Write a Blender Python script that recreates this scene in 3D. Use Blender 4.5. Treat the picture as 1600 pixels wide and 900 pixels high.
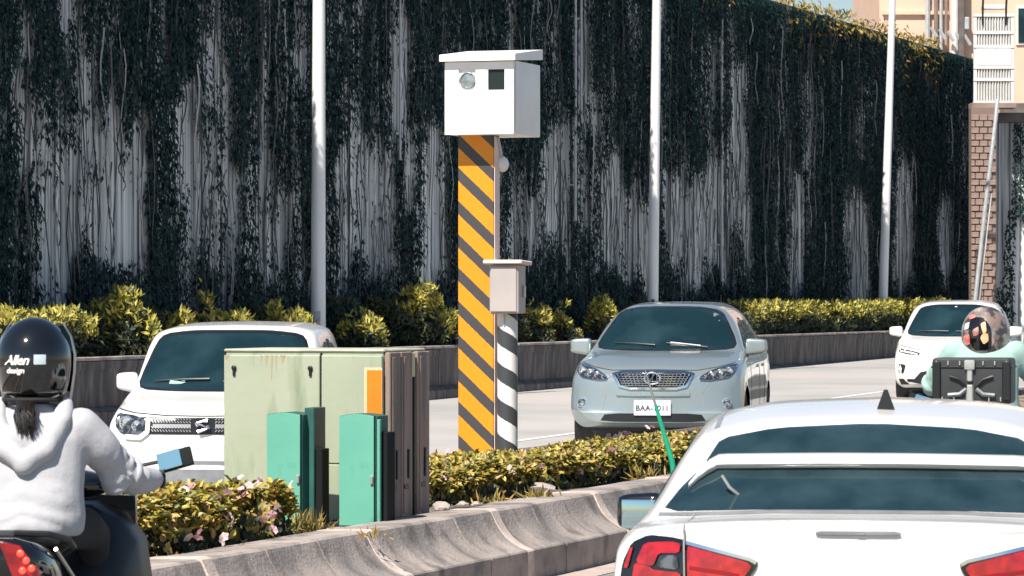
import bpy, bmesh, math, random
import numpy as np
from mathutils import Vector, Matrix, noise
from mathutils.bvhtree import BVHTree
R = math.radians
rng = np.random.default_rng(7); random.seed(7)
for o in list(bpy.data.objects): bpy.data.objects.remove(o)
scene = bpy.context.scene
C = scene.collection

# ------------------------------------------------------------------ camera, sky, sun, exposure
CAMZ, FPX, HORIZON = 1.78, 6000.0, 470.0
cd = bpy.data.cameras.new('camera'); cam = bpy.data.objects.new('camera', cd); C.objects.link(cam)
cam.location = (0, 0, CAMZ); cam.rotation_euler = (R(90) + math.atan((HORIZON - 450) / FPX), 0, 0)
cd.sensor_width = 36; cd.lens = 36 * FPX / 1600; cd.clip_start = 0.5; cd.clip_end = 4000
cd.dof.use_dof = True; cd.dof.focus_distance = 33; cd.dof.aperture_fstop = 16
scene.camera = cam
SUN_AZ, SUN_EL = R(180 + 29), R(53)          # azimuth clockwise from +Y
sdir = Vector((math.sin(SUN_AZ) * math.cos(SUN_EL), math.cos(SUN_AZ) * math.cos(SUN_EL), math.sin(SUN_EL)))
world = bpy.data.worlds.new('World'); scene.world = world; world.use_nodes = True
wn = world.node_tree.nodes; bg = wn['Background']
sky = wn.new('ShaderNodeTexSky'); sky.sky_type = 'NISHITA'; sky.sun_disc = False
sky.sun_elevation = SUN_EL; sky.sun_rotation = SUN_AZ; sky.air_density = 1.0; sky.dust_density = 0.6; sky.ozone_density = 2.2
world.node_tree.links.new(sky.outputs[0], bg.inputs[0]); bg.inputs[1].default_value = 0.064
sl = bpy.data.lights.new('sun', 'SUN'); sl.energy = 5.0; sl.angle = R(0.53); sl.color = (1.0, 0.93, 0.84)
so = bpy.data.objects.new('sun', sl); C.objects.link(so); so.rotation_euler = sdir.to_track_quat('Z', 'Y').to_euler(); so.location = (-20, -30, 60)
vs = scene.view_settings; vs.view_transform = 'Standard'; vs.look = 'None'; vs.gamma = 1; vs.exposure = 0.76
vs.use_curve_mapping = False

# ------------------------------------------------------------------ helpers
def P(px, py, z):
    """photo pixel -> point on the plane z"""
    t = (z - CAMZ) / (-(py - HORIZON) / FPX)
    return Vector(((px - 800) / FPX * t, t, z))
def PY(px, py, Y): return Vector(((px - 800) / FPX * Y, Y, CAMZ - (py - HORIZON) / FPX * Y))

def mat(name, col, rough=0.6, metal=0.0, col2=None, scale=4.0, stretch=(1, 1, 1), bump=0.0, bscale=30.0, coat=0.0,
        rnd=None, trans=0.0, spec=0.5, lo=0.35, hi=0.65, col3=None, scale3=1.5, lo3=0.45, hi3=0.7, stretch3=None, emit=0.0, rvar=0.0, detail=5):
    m = bpy.data.materials.new(name); m.use_nodes = True
    nt = m.node_tree; n = nt.nodes; L = nt.links; b = n['Principled BSDF']
    b.inputs['Base Color'].default_value = (*col, 1); b.inputs['Roughness'].default_value = rough
    b.inputs['Metallic'].default_value = metal; b.inputs['Coat Weight'].default_value = coat
    b.inputs['Coat Roughness'].default_value = 0.04; b.inputs['Specular IOR Level'].default_value = spec
    tc = n.new('ShaderNodeTexCoord')
    def nz(sc, st, det=5):
        mp = n.new('ShaderNodeMapping'); mp.inputs['Scale'].default_value = st
        t = n.new('ShaderNodeTexNoise'); t.inputs['Scale'].default_value = sc; t.inputs['Detail'].default_value = det
        L.new(tc.outputs['Object'], mp.inputs[0]); L.new(mp.outputs[0], t.inputs[0]); return t.outputs['Fac']
    def ramp(src, a, z):
        r = n.new('ShaderNodeMapRange'); r.inputs[1].default_value = a; r.inputs[2].default_value = z; L.new(src, r.inputs[0]); return r.outputs[0]
    def mix(f, a, c):
        x = n.new('ShaderNodeMix'); x.data_type = 'RGBA'
        if f is not None: L.new(f, x.inputs[0])
        if isinstance(a, tuple): x.inputs[6].default_value = (*a, 1)
        else: L.new(a, x.inputs[6])
        if isinstance(c, tuple): x.inputs[7].default_value = (*c, 1)
        else: L.new(c, x.inputs[7])
        return x.outputs[2]
    cur = col
    if rnd:
        g = n.new('ShaderNodeNewGeometry'); cr = n.new('ShaderNodeValToRGB'); e = cr.color_ramp.elements
        for i, c_ in enumerate(rnd):
            el = e[i] if i < 2 else e.new(0.5)
            el.color = (*c_, 1)
        for i, el in enumerate(list(e)): el.position = i / (len(rnd) - 1)
        for i, c_ in enumerate(rnd): e[i].color = (*c_, 1)
        L.new(g.outputs['Random Per Island'], cr.inputs[0]); cur = cr.outputs[0]
    if col2: cur = mix(ramp(nz(scale, stretch, detail), lo, hi), cur, col2)
    if col3: cur = mix(ramp(nz(scale3, stretch3 or stretch), lo3, hi3), cur, col3)
    if not isinstance(cur, tuple): L.new(cur, b.inputs['Base Color'])
    if rvar:
        r = n.new('ShaderNodeMapRange'); r.inputs[3].default_value = max(0.02, rough - rvar); r.inputs[4].default_value = min(1, rough + rvar)
        L.new(nz(scale * 1.7, stretch), r.inputs[0]); L.new(r.outputs[0], b.inputs['Roughness'])
    if bump:
        bn = n.new('ShaderNodeBump'); bn.inputs['Strength'].default_value = min(1, bump); bn.inputs['Distance'].default_value = 0.02 * max(1, bump)
        L.new(nz(bscale, stretch), bn.inputs['Height']); L.new(bn.outputs[0], b.inputs['Normal'])
    if emit:
        b.inputs['Emission Color'].default_value = (*col, 1); b.inputs['Emission Strength'].default_value = emit
    if trans:
        tr = n.new('ShaderNodeBsdfTranslucent'); ms = n.new('ShaderNodeMixShader'); ms.inputs[0].default_value = trans
        if isinstance(cur, tuple): tr.inputs[0].default_value = (*cur, 1)
        else: L.new(cur, tr.inputs[0])
        L.new(b.outputs[0], ms.inputs[1]); L.new(tr.outputs[0], ms.inputs[2]); L.new(ms.outputs[0], n['Material Output'].inputs[0])
    return m

def link(name, me, m=None, parent=None):
    o = bpy.data.objects.new(name, me); C.objects.link(o); o.parent = parent
    if m is not None and len(me.materials) == 0:
        for x in (m if isinstance(m, (list, tuple)) else [m]): me.materials.append(x)
    return o
def tag(o, label=None, cat=None, group=None, kind=None):
    if label: o['label'] = label
    if cat: o['category'] = cat
    if group: o['group'] = group
    if kind: o['kind'] = kind
    return o
def thing(name, label, cat, loc=(0, 0, 0), rz=0.0, group=None):
    o = bpy.data.objects.new(name, None); C.objects.link(o); o.location = loc; o.rotation_euler = (0, 0, rz)
    o.empty_display_size = 0.2
    return tag(o, label, cat, group)
def copy_tree(o, parent=None):
    c = o.copy(); C.objects.link(c); c.parent = parent
    for ch in list(o.children): copy_tree(ch, c)
    return c

class B:
    """one mesh under construction"""
    def __init__(s): s.bm = bmesh.new()
    def box(s, c, d, bev=0.0, rot=None, seg=1, mi=0):
        t = bmesh.new(); bmesh.ops.create_cube(t, size=1)
        bmesh.ops.scale(t, vec=Vector(d), verts=t.verts)
        if bev: bmesh.ops.bevel(t, geom=list(t.edges), offset=bev, segments=seg, affect='EDGES', profile=0.7)
        M = Matrix.Translation(Vector(c))
        if rot is not None: M = M @ (rot if isinstance(rot, Matrix) else Matrix.Rotation(rot, 4, 'Z'))
        bmesh.ops.transform(t, matrix=M, verts=t.verts); return s._merge(t, mi)
    def _merge(s, t, mi=0):
        vm = {}
        for v in t.verts: vm[v] = s.bm.verts.new(v.co)
        for f in t.faces:
            try:
                nf = s.bm.faces.new([vm[v] for v in f.verts]); nf.material_index = mi
            except ValueError: pass
        t.free(); return s
    def rings(s, rings, cap=True, closed=True, mi=0):
        vv = [[s.bm.verts.new(p) for p in r] for r in rings]; n = len(rings[0])
        for a, b in zip(vv, vv[1:]):
            for i in range(n if closed else n - 1):
                j = (i + 1) % n
                f = s.bm.faces.new((a[i], a[j], b[j], b[i])); f.material_index = mi
        if cap and closed:
            for r, rev in ((vv[0], True), (vv[-1], False)):
                f = s.bm.faces.new(r[::-1] if rev else r); f.material_index = mi
        return s
    def tube(s, pts, rad, n=8, cap=True, flat=1.0, mi=0):
        pts = [Vector(p) for p in pts]
        if not isinstance(rad, (list, tuple)): rad = [rad] * len(pts)
        rs = []; up = None
        for i, p in enumerate(pts):
            t = (pts[min(i + 1, len(pts) - 1)] - pts[max(i - 1, 0)]).normalized()
            if up is None:
                up = Vector((0, 0, 1)) if abs(t.z) < 0.9 else Vector((0, 1, 0))
            a = t.cross(up).normalized(); b = a.cross(t).normalized(); up = b
            rs.append([p + (a * math.cos(2 * math.pi * k / n) + b * flat * math.sin(2 * math.pi * k / n)) * rad[i] for k in range(n)])
        return s.rings(rs, cap, mi=mi)
    def lathe(s, prof, n=24, M=None, cap=True, mi=0):
        M = M or Matrix()
        rs = [[M @ Vector((r * math.cos(2 * math.pi * k / n), r * math.sin(2 * math.pi * k / n), z)) for k in range(n)] for r, z in prof]
        return s.rings(rs, cap, mi=mi)
    def ell(s, c, r, rot=None, sub=3, mi=0):
        t = bmesh.new(); bmesh.ops.create_icosphere(t, subdivisions=sub, radius=1)
        M = Matrix.Translation(Vector(c)) @ (rot or Matrix()) @ Matrix.Diagonal((*r, 1))
        bmesh.ops.transform(t, matrix=M, verts=t.verts); return s._merge(t, mi)
    def prism(s, poly, fn0, fn1, mi=0):
        """polygon extruded between two mapping functions"""
        return s.rings([[Vector(fn0(p)) for p in poly], [Vector(fn1(p)) for p in poly]], mi=mi)
    def face(s, pts, mi=0):
        f = s.bm.faces.new([s.bm.verts.new(p) for p in pts]); f.material_index = mi; return s
    def mesh(s, name, smooth=35, recalc=True):
        if recalc: bmesh.ops.recalc_face_normals(s.bm, faces=s.bm.faces)
        me = bpy.data.meshes.new(name); s.bm.to_mesh(me); s.bm.free()
        if smooth:
            me.shade_smooth(); me.set_sharp_from_angle(angle=R(smooth))
        return me
    def o(s, name, m, parent=None, smooth=35, recalc=True): return link(name, s.mesh(name, smooth, recalc), m, parent)

def remesh(bm_b, name, m, parent, voxel=0.015, it=6, fold=None):
    me = bm_b.mesh(name, 0); t = bpy.data.objects.new('tmp', me); C.objects.link(t)
    r = t.modifiers.new('r', 'REMESH'); r.mode = 'VOXEL'; r.voxel_size = voxel
    if it:
        q = t.modifiers.new('s', 'SMOOTH'); q.factor = 0.5; q.iterations = it
    dg = bpy.context.evaluated_depsgraph_get(); nm = bpy.data.meshes.new_from_object(t.evaluated_get(dg)); nm.name = name
    bpy.data.objects.remove(t); bpy.data.meshes.remove(me)
    if fold:
        for v in nm.vertices: v.co += v.normal * fold(v.co)
    nm.materials.clear(); nm.shade_smooth()
    return link(name, nm, m, parent)

def text_mesh(body, size, shear=0.0, bold=0.0, spacing=1.0, ext=0.0):
    c = bpy.data.curves.new('t', 'FONT'); c.body = body; c.size = size; c.align_x = 'CENTER'; c.align_y = 'CENTER'
    c.shear = shear; c.offset = bold; c.extrude = ext; c.space_character = spacing; c.resolution_u = 4
    t = bpy.data.objects.new('tmp', c); C.objects.link(t)
    dg = bpy.context.evaluated_depsgraph_get(); me = bpy.data.meshes.new_from_object(t.evaluated_get(dg))
    bpy.data.objects.remove(t); bpy.data.curves.remove(c); return me

def leaves(name, pts, nrm, dr, ln, wd, m, parent=None, fold=0.25, six=False):
    """pts,nrm,dr: (N,3) arrays; one folded leaf per row, its own mesh island"""
    pts = np.asarray(pts, float); N = len(pts)
    nrm = nrm / (np.linalg.norm(nrm, axis=1, keepdims=True) + 1e-9)
    dr = dr - nrm * np.sum(dr * nrm, axis=1, keepdims=True); dr = dr / (np.linalg.norm(dr, axis=1, keepdims=True) + 1e-9)
    sd = np.cross(nrm, dr); ln = np.broadcast_to(ln, (N,))[:, None]; wd = np.broadcast_to(wd, (N,))[:, None]
    lift = nrm * wd * fold
    if six:
        V = np.stack([pts, pts + dr * ln * .3 + sd * wd * .42 + lift, pts + dr * ln * .68 + sd * wd * .4 + lift * .8,
                      pts + dr * ln - lift * .6, pts + dr * ln * .68 - sd * wd * .4 + lift * .8, pts + dr * ln * .3 - sd * wd * .42 + lift], 1)
        F = np.array([[0, 1, 2, 3], [0, 3, 4, 5]])
    else:
        V = np.stack([pts, pts + dr * ln * .45 + sd * wd * .5 + lift, pts + dr * ln, pts + dr * ln * .45 - sd * wd * .5 + lift], 1)
        F = np.array([[0, 1, 2], [0, 2, 3]])
    nv = V.shape[1]; k = F.shape[1]; nf = F.shape[0]
    idx = (F[None] + (np.arange(N) * nv)[:, None, None]).reshape(-1)
    me = bpy.data.meshes.new(name); me.vertices.add(N * nv); me.vertices.foreach_set('co', V.reshape(-1).astype(np.float32))
    me.loops.add(len(idx)); me.loops.foreach_set('vertex_index', idx.astype(np.int32))
    me.polygons.add(N * nf); me.polygons.foreach_set('loop_start', (np.arange(N * nf) * k).astype(np.int32))
    me.polygons.foreach_set('loop_total', np.full(N * nf, k, np.int32)); me.update(calc_edges=True)
    return link(name, me, m, parent)

# ------------------------------------------------------------------ layout lines
# far wall line: d along the wall, n towards the roads;  W(s, o, z)
WA = Vector((-5.63, 49.3)); WD = Vector((0.3177, 0.948)); WN = Vector((0.948, -0.3177))
def W(s, o, z): return Vector((WA.x + WD.x * s + WN.x * o, WA.y + WD.y * s + WN.y * o, z))
def s_at(px, o, A=WA, D=WD, Nn=WN):
    k = (px - 800) / FPX; X0 = A.x + Nn.x * o; Y0 = A.y + Nn.y * o
    return (k * Y0 - X0) / (D.x - k * D.y)
def wall_sz(px, py, o):
    s = s_at(px, o); Y = W(s, o, 0).y; return s, CAMZ - (py - HORIZON) / FPX * Y
# median kerb line
BA = Vector((-1.79, 19.2)); BD = Vector((0.3048, 0.9524)); BN = Vector((0.9524, -0.3048))
def K(s, o, z): return Vector((BA.x + BD.x * s + BN.x * o, BA.y + BD.y * s + BN.y * o, z))
def ks(px, o): return s_at(px, o, BA, BD, BN)
BYAW = -math.atan2(BD.x, BD.y)       # local +Y runs along the median
def far_z(Y): return 0.0065 * (Y - 30)
# ------------------------------------------------------------------ materials
M = {}
M['asphalt'] = mat('asphalt', (.20, .195, .19), .85, col2=(.15, .148, .145), scale=2.5, bump=.25, bscale=160, col3=(.26, .245, .235), scale3=.5)
M['asphalt_pale'] = mat('asphalt_pale', (.36, .35, .34), .85, col2=(.30, .292, .285), scale=.5, bump=.2, bscale=140, col3=(.41, .38, .36), scale3=.15)
M['paint_white'] = mat('paint_white', (.72, .71, .68), .6, col2=(.45, .44, .42), scale=14, lo=.5, hi=.75)
M['paint_red'] = mat('gutter_concrete', (.46, .36, .31), .8, col2=(.36, .30, .27), scale=5, bump=.2, bscale=60)
M['soil'] = mat('soil', (.16, .125, .09), .95, col2=(.30, .25, .20), scale=7, bump=.8, bscale=45, col3=(.08, .065, .05), scale3=3)
M['kerb'] = mat('kerb_concrete', (.40, .34, .30), .85, col2=(.20, .18, .168), scale=2.6, stretch=(1, 1, 1.2), lo=.32, hi=.70, bump=.35, bscale=40, col3=(.115, .105, .10), scale3=4, stretch3=(1.4, 1.4, 1.0), lo3=.50, hi3=.74)
M['joint'] = mat('joint_mortar', (.62, .51, .45), .85, col2=(.42, .35, .31), scale=9, bump=.25, bscale=60)
M['planter'] = mat('planter_concrete', (.105, .092, .086), .85, col2=(.05, .046, .046), scale=2.2, stretch=(2, 2, .5), bump=.3, bscale=30, col3=(.18, .16, .15), scale3=5, stretch3=(1.5, 1.5, .3))
M['planter_top'] = mat('planter_coping', (.45, .39, .35), .85, col2=(.2, .18, .17), scale=3, bump=.3, bscale=40)
M['wall'] = mat('wall_concrete', (.72, .75, .74), .9, col2=(.42, .45, .46), scale=1.5, stretch=(3.2, 3.2, .13), lo=.42, hi=.64, bump=.3, bscale=14,
                col3=(.09, .105, .115), scale3=2.6, stretch3=(5, 5, .08), lo3=.50, hi3=.62)
M['ivy'] = mat('ivy_leaf', (.02, .05, .045), .55, rnd=[(.003, .017, .020), (.005, .026, .030), (.007, .033, .036), (.009, .040, .038), (.018, .050, .032)], trans=.04, spec=.25)
M['stem'] = mat('vine_stem', (.05, .06, .06), .9, rnd=[(.02, .03, .03), (.05, .06, .06), (.13, .13, .13)])
M['stem_pale'] = mat('dead_vine_stem', (.3, .3, .3), .9, rnd=[(.16, .17, .18), (.32, .32, .33), (.45, .44, .43)])
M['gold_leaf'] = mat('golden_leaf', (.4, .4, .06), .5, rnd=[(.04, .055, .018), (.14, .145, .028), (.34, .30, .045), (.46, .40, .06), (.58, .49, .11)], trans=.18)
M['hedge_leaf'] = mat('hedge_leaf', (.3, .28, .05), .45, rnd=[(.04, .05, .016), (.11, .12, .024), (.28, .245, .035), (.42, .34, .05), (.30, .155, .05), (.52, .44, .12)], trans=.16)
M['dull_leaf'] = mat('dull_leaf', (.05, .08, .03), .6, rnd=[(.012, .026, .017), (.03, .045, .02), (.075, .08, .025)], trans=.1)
M['twig'] = mat('twig', (.09, .065, .045), .9, col2=(.16, .12, .09), scale=20)
M['petal'] = mat('petal', (.80, .38, .42), .6, col2=(.85, .62, .6), scale=30, trans=.25)
M['petal2'] = mat('petal_pale', (.85, .66, .62), .6, trans=.25)
M['white_paint'] = mat('white_powder_coat', (.85, .83, .80), .42, col2=(.76, .745, .72), scale=3, rvar=.08)
M['orange'] = None
M['black'] = mat('black_plastic', (.009, .010, .011), .42, bump=.1, bscale=200)
M['black_gloss'] = mat('black_gloss', (.005, .006, .007), .08, coat=.8)
M['rubber'] = mat('tyre_rubber', (.013, .013, .014), .85, bump=.3, bscale=90)
M['glass_dark'] = mat('car_glass', (.006, .020, .026), .04, spec=.32, col2=(.016, .040, .048), scale=2.2, lo=.42, hi=.7)
M['glass_back'] = mat('tinted_rear_glass', (.008, .024, .030), .09, spec=.5, col2=(.02, .042, .050), scale=5, rvar=.05)
M['car_white'] = mat('white_car_paint', (.74, .725, .70), .22, coat=.7, col2=(.70, .69, .67), scale=2)
M['car_silver'] = mat('silver_car_paint', (.37, .43, .43), .30, metal=.6, coat=.8, col2=(.34, .40, .40), scale=2)
M['chrome'] = mat('chrome', (.82, .83, .84), .12, metal=1.0)
M['alloy'] = mat('wheel_alloy', (.50, .51, .53), .3, metal=.9)
M['lamp_clear'] = mat('lamp_lens', (.52, .56, .60), .08, metal=.6, coat=1.0, col2=(.10, .12, .14), scale=26, lo=.42, hi=.55)
M['lamp_dark'] = mat('lamp_housing', (.02, .024, .028), .12, coat=1.0, col2=(.10, .11, .12), scale=22, lo=.5, hi=.6)
M['drl'] = mat('daytime_lamp', (.88, .87, .83), .2, coat=.5)
M['red_lens'] = mat('red_lens', (.42, .010, .014), .12, coat=1.0, col2=(.26, .006, .010), scale=22, lo=.4, hi=.6)
M['red_lit'] = mat('red_lamp_lit', (1.0, .05, .03), .2, emit=1.6)
M['seam'] = mat('panel_seam', (.03, .03, .032), .8)
M['seam_soft'] = mat('panel_seam_soft', (.25, .25, .25), .7)
M['grey_trim'] = mat('grey_trim', (.22, .23, .24), .45, col2=(.16, .17, .18), scale=8)
M['plate'] = mat('plate_white', (.80, .80, .78), .4)
M['ink'] = mat('plate_ink', (.04, .05, .07), .6)
M['cab'] = mat('pale_green_paint', (.30, .345, .245), .55, col2=(.36, .39, .29), scale=1.6, col3=(.19, .24, .15), scale3=5, stretch3=(2, 2, .35), lo3=.56, hi3=.8, bump=.08, bscale=18, rvar=.1)
M['teal'] = mat('turquoise_paint', (.10, .34, .255), .5, col2=(.12, .375, .28), scale=3, col3=(.06, .24, .19), scale3=7, lo3=.6, hi3=.85, bump=.06, bscale=20)
M['teal_shaded'] = mat('shaded_turquoise_paint', (.02, .12, .10), .6, col2=(.012, .07, .06), scale=5)  # darker copy of the turquoise: shade of the unlit cabinet sides put into the colour
M['brown_steel'] = mat('brown_weathered_steel', (.34, .255, .205), .75, col2=(.17, .135, .115), scale=2.5, stretch=(3, 3, .4), col3=(.46, .20, .13), scale3=7, stretch3=(2, 2, .5), lo3=.58, hi3=.78, bump=.2, bscale=30)
M['rust'] = mat('rust_streak', (.36, .25, .13), .9, col2=(.31, .335, .235), scale=30, stretch=(1, 1, .2))
M['dark_slot'] = mat('dark_gap', (.007, .010, .010), .8, spec=.2)
M['sticker'] = mat('orange_sticker', (.80, .21, .003), .55, col2=(.74, .18, .003), scale=5)
M['sticker_rim'] = mat('sticker_rim', (.86, .50, .30), .6)
M['concrete_pad'] = mat('pad_concrete', (.36, .31, .27), .9, col2=(.22, .19, .17), scale=6, bump=.5, bscale=50)
M['meter_box'] = mat('meter_box_steel', (.46, .41, .385), .5, col2=(.39, .355, .34), scale=3, metal=.1)
M['meter_lid'] = mat('meter_lid_steel', (.70, .56, .51), .5)
M['pole'] = mat('lamp_post_paint', (.80, .81, .81), .45, col2=(.72, .73, .73), scale=4, stretch=(1, 1, .2), metal=.1)
M['galv'] = mat('galvanised_pipe', (.50, .52, .53), .5, metal=.3, col2=(.4, .42, .43), scale=6)
M['peach'] = mat('peach_render', (.70, .49, .36), .85, col2=(.64, .44, .33), scale=1.2, bump=.08, bscale=20)
M['ledge'] = mat('dark_ledge', (.09, .08, .075), .8, col2=(.14, .12, .11), scale=3)
M['brick'] = mat('brown_brick', (.225, .165, .14), .9, col2=(.22, .15, .125), scale=3, bump=.4, bscale=25, col3=(.36, .27, .23), scale3=1.3)
M['mortar'] = mat('brick_mortar', (.20, .148, .125), .95)
M['louvre'] = mat('louvre_white', (.70, .69, .66), .5, col2=(.58, .575, .56), scale=3)
M['louvre_dark'] = mat('louvre_inside', (.06, .07, .075), .8)
M['hoodie'] = mat('pale_grey_fleece', (.42, .425, .445), .92, col2=(.39, .395, .415), scale=3, bump=.1, bscale=60)
M['hoodie2'] = mat('pale_grey_hood', (.42, .425, .445), .92, col2=(.385, .39, .41), scale=3, bump=.12, bscale=120)
M['jeans'] = mat('dark_trousers', (.014, .015, .018), .9)
M['hair'] = mat('black_hair', (.012, .010, .009), .45, rnd=[(.004, .0035, .003), (.008, .006, .006), (.02, .014, .012)])
M['skin'] = mat('skin', (.55, .34, .25), .55, col2=(.5, .3, .22), scale=6)
M['glove'] = mat('dark_glove', (.02, .022, .026), .8)
M['mint'] = mat('mint_cloth', (.30, .45, .40), .9, col2=(.26, .40, .355), scale=4, bump=.1, bscale=80)
M['mirror'] = mat('blue_mirror', (.55, .92, .90), .08, metal=1.0)
M['mirror_car'] = mat('car_mirror_glass', (.55, .72, .76), .06, metal=1.0)
M['stake'] = mat('green_stake', (.01, .36, .19), .4, col2=(.01, .30, .17), scale=8)
M['stake_tip'] = mat('grey_stake_tip', (.20, .21, .20), .6)
M['stone'] = mat('stone', (.40, .34, .30), .9, col2=(.28, .24, .21), scale=8, bump=.4, bscale=30)
M['topbox'] = mat('dark_box_plastic', (.022, .025, .027), .5, col2=(.034, .036, .038), scale=8)
M['steel_light'] = mat('bare_steel', (.55, .54, .52), .35, metal=.7)

def stripe_mat(name, cA, cB, pitch, kx, duty, phase, helix=False):
    m = bpy.data.materials.new(name); m.use_nodes = True; nt = m.node_tree; n = nt.nodes; L = nt.links; b = n['Principled BSDF']
    tc = n.new('ShaderNodeTexCoord'); sp = n.new('ShaderNodeSeparateXYZ'); L.new(tc.outputs['Object'], sp.inputs[0])
    def ma(op, a, c=None):
        x = n.new('ShaderNodeMath'); x.operation = op
        for i, v in enumerate((a, c)):
            if v is None: continue
            if isinstance(v, (int, float)): x.inputs[i].default_value = v
            else: L.new(v, x.inputs[i])
        return x.outputs[0]
    if helix: u = ma('MULTIPLY', ma('ARCTAN2', sp.outputs[1], sp.outputs[0]), pitch * kx / (2 * math.pi))
    else: u = ma('MULTIPLY', sp.outputs[0], kx)
    ns = n.new('ShaderNodeTexNoise'); ns.inputs['Scale'].default_value = 40; L.new(tc.outputs['Object'], ns.inputs[0])
    u = ma('ADD', u, ma('MULTIPLY', ma('SUBTRACT', ns.outputs[0], .5), .012))
    f = ma('FRACT', ma('ADD', ma('DIVIDE', ma('ADD', sp.outputs[2], u), pitch), phase))
    f = ma('LESS_THAN', f, duty)
    n2 = n.new('ShaderNodeTexNoise'); n2.inputs['Scale'].default_value = 9; n2.inputs['Detail'].default_value = 6; L.new(tc.outputs['Object'], n2.inputs[0])
    def two(c):
        x = n.new('ShaderNodeMix'); x.data_type = 'RGBA'; x.inputs[6].default_value = (*c, 1); x.inputs[7].default_value = (*[v * .82 for v in c], 1); L.new(n2.outputs[0], x.inputs[0]); return x.outputs[2]
    x = n.new('ShaderNodeMix'); x.data_type = 'RGBA'; L.new(f, x.inputs[0]); L.new(two(cB), x.inputs[6]); L.new(two(cA), x.inputs[7])
    L.new(x.outputs[2], b.inputs['Base Color']); b.inputs['Roughness'].default_value = .5
    return m
M['orange'] = stripe_mat('orange_black_stripes', (.80, .285, .004), (.055, .053, .055), .272, .93, .60, .3)
M['bw'] = stripe_mat('white_black_stripes', (.80, .77, .74), (.05, .055, .06), .29, 1.0, .52, .2, helix=True)

# ------------------------------------------------------------------ ground, roads, median bed
def sheet(name, pts, m, label=None):
    b = B(); b.face(pts); return tag(b.o(name, m, None, 0, recalc=False), label, kind='structure')
sheet('ground', [(-600, -60, -.6), (600, -60, -.6), (600, 1500, -.6), (-600, 1500, -.6)], M['soil'])
sheet('near_road', [K(-60, .05, 0), K(-60, 26, 0), K(140, 26, 0), K(140, .05, 0)], M['asphalt'])
sheet('road_gutter', [K(-60, .2, .004), K(-60, .52, .004), K(140, .52, .004), K(140, .2, .004)], M['paint_red'])
b = B()
fr = []
for s in range(-40, 141, 6): fr.append([K(s, -2.75 - t * 3.4, far_z(K(s, 0, 0).y)) for t in range(6)])
b.rings(fr, cap=False, closed=False); tag(b.o('far_road', M['asphalt_pale'], None, 60), kind='structure')
b = B()
for s in range(-40, 140, 6):
    b.face([K(a, o_, far_z(K(a, 0, 0).y) + .005) for a, o_ in ((s, -3.02), (s, -3.17), (s + 6, -3.17), (s + 6, -3.02))])
tag(b.o('edge_line', M['paint_white'], None, 0, False), kind='structure')
for s in range(-20, 120, 9):
    b = B(); b.face([K(a, o_, far_z(K(a, 0, 0).y) + .005) for a, o_ in ((s, -6.4), (s, -6.52), (s + 4, -6.52), (s + 4, -6.4))])
    tag(b.o('lane_dash', M['paint_white'], None, 0, False), kind='structure')
# raised bed of the median: uneven soil
rings = []
for i in range(0, 361):
    s = -20 + i * .3
    rings.append([K(s, -.26 - j * .16, .37 + .05 * noise.noise(Vector((s * 1.3, j * .4, 0))) - (.03 if j in (0, 16) else 0)) for j in range(17)])
b = B(); b.rings(rings, cap=False, closed=False); tag(b.o('median_bed', M['soil'], None, 60), kind='structure')
b = B()
for s in range(-20, 88, 4):
    b.box(K(s + 2, -2.86, .14), (.16, 3.97, .62), .015, rot=BYAW)
tag(b.o('median_back_kerb', M['planter'], None), kind='structure')

# ------------------------------------------------------------------ concave concrete barrier of the median
prof = [(-.30, .34), (-.30, .445), (-.02, .452), (.005, .44), (.02, .41), (.04, .365), (.068, .32), (.105, .28), (.15, .245), (.2, .218), (.243, .203), (.252, .193), (.250, .178), (.250, -.05), (-.30, -.05)]
bar = thing('median_barrier', 'low grey concrete barrier with concave face edging the planted median', 'barrier', K(0, 0, 0), 0)
def seg(b, s0, s1, pr, grow=0.0, org=K(0, 0, 0), fn=K, n=1, jit=0):
    rr = []
    for i in range(n + 1):
        s = s0 + (s1 - s0) * i / n
        rr.append([fn(s, o_ + grow, z + (grow if z > .3 else 0)) - org for o_, z in pr])
    b.rings(rr)
J = [ks(px, 0) for px in (320, 575, 770, 930)]
step = (J[-1] - J[0]) / 3
J = [J[0] - step * k for k in (5, 4, 3, 2, 1)] + J + [J[-1] + step * k for k in range(1, 16)]
for a, c in zip(J, J[1:]):
    b = B(); e = .064
    thirds = [a + e + (c - a - 2 * e) * k / 3 for k in range(4)]
    for q in range(3):
        seg(b, thirds[q] + (.004 if q else 0), thirds[q + 1] - (.004 if q < 2 else 0), prof, grow=random.uniform(-.003, .003), n=3)
    b.o('barrier_segment', M['kerb'], bar, 25)
    b = B(); seg(b, c - .066, c + .066, prof, .006); b.o('joint_band', M['joint'], bar, 25)

# ------------------------------------------------------------------ far planter wall below the retaining wall
pl = thing('planter_wall', 'long dark concrete planter wall below the ivy covered wall', 'planter', W(0, 0, 0))
pp = [(-.28, .7), (-.28, 1.0), (.0, 1.0), (.012, .99), (.012, .90), (-.01, .88), (-.02, .40), (.08, .36), (.12, .33), (.14, -.6), (-.28, -.6)]
s = -22.0
while s < 75:
    b = B(); seg(b, s + .01, s + 3.99, [p for p in pp], grow=random.uniform(-.006, .006), org=W(0, 0, 0), fn=W, n=2)
    b.o('planter_segment', M['planter'], pl, 25)
    b = B(); g = random.uniform(-.01, .01)
    seg(b, s + .012, s + 3.988, [(-.27, 1.004), (-.27, 1.045), (.025 + g, 1.05), (.035 + g, 1.04), (.035 + g, 1.004)], org=W(0, 0, 0), fn=W)
    b.o('coping', M['planter_top'], pl, 25)
    s += 4
rings = [[W(-22 + i, -.29 - j * .3, .96 + .06 * noise.noise(Vector((i * .7, j, 3)))) for j in range(6)] for i in range(0, 98)]
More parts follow.
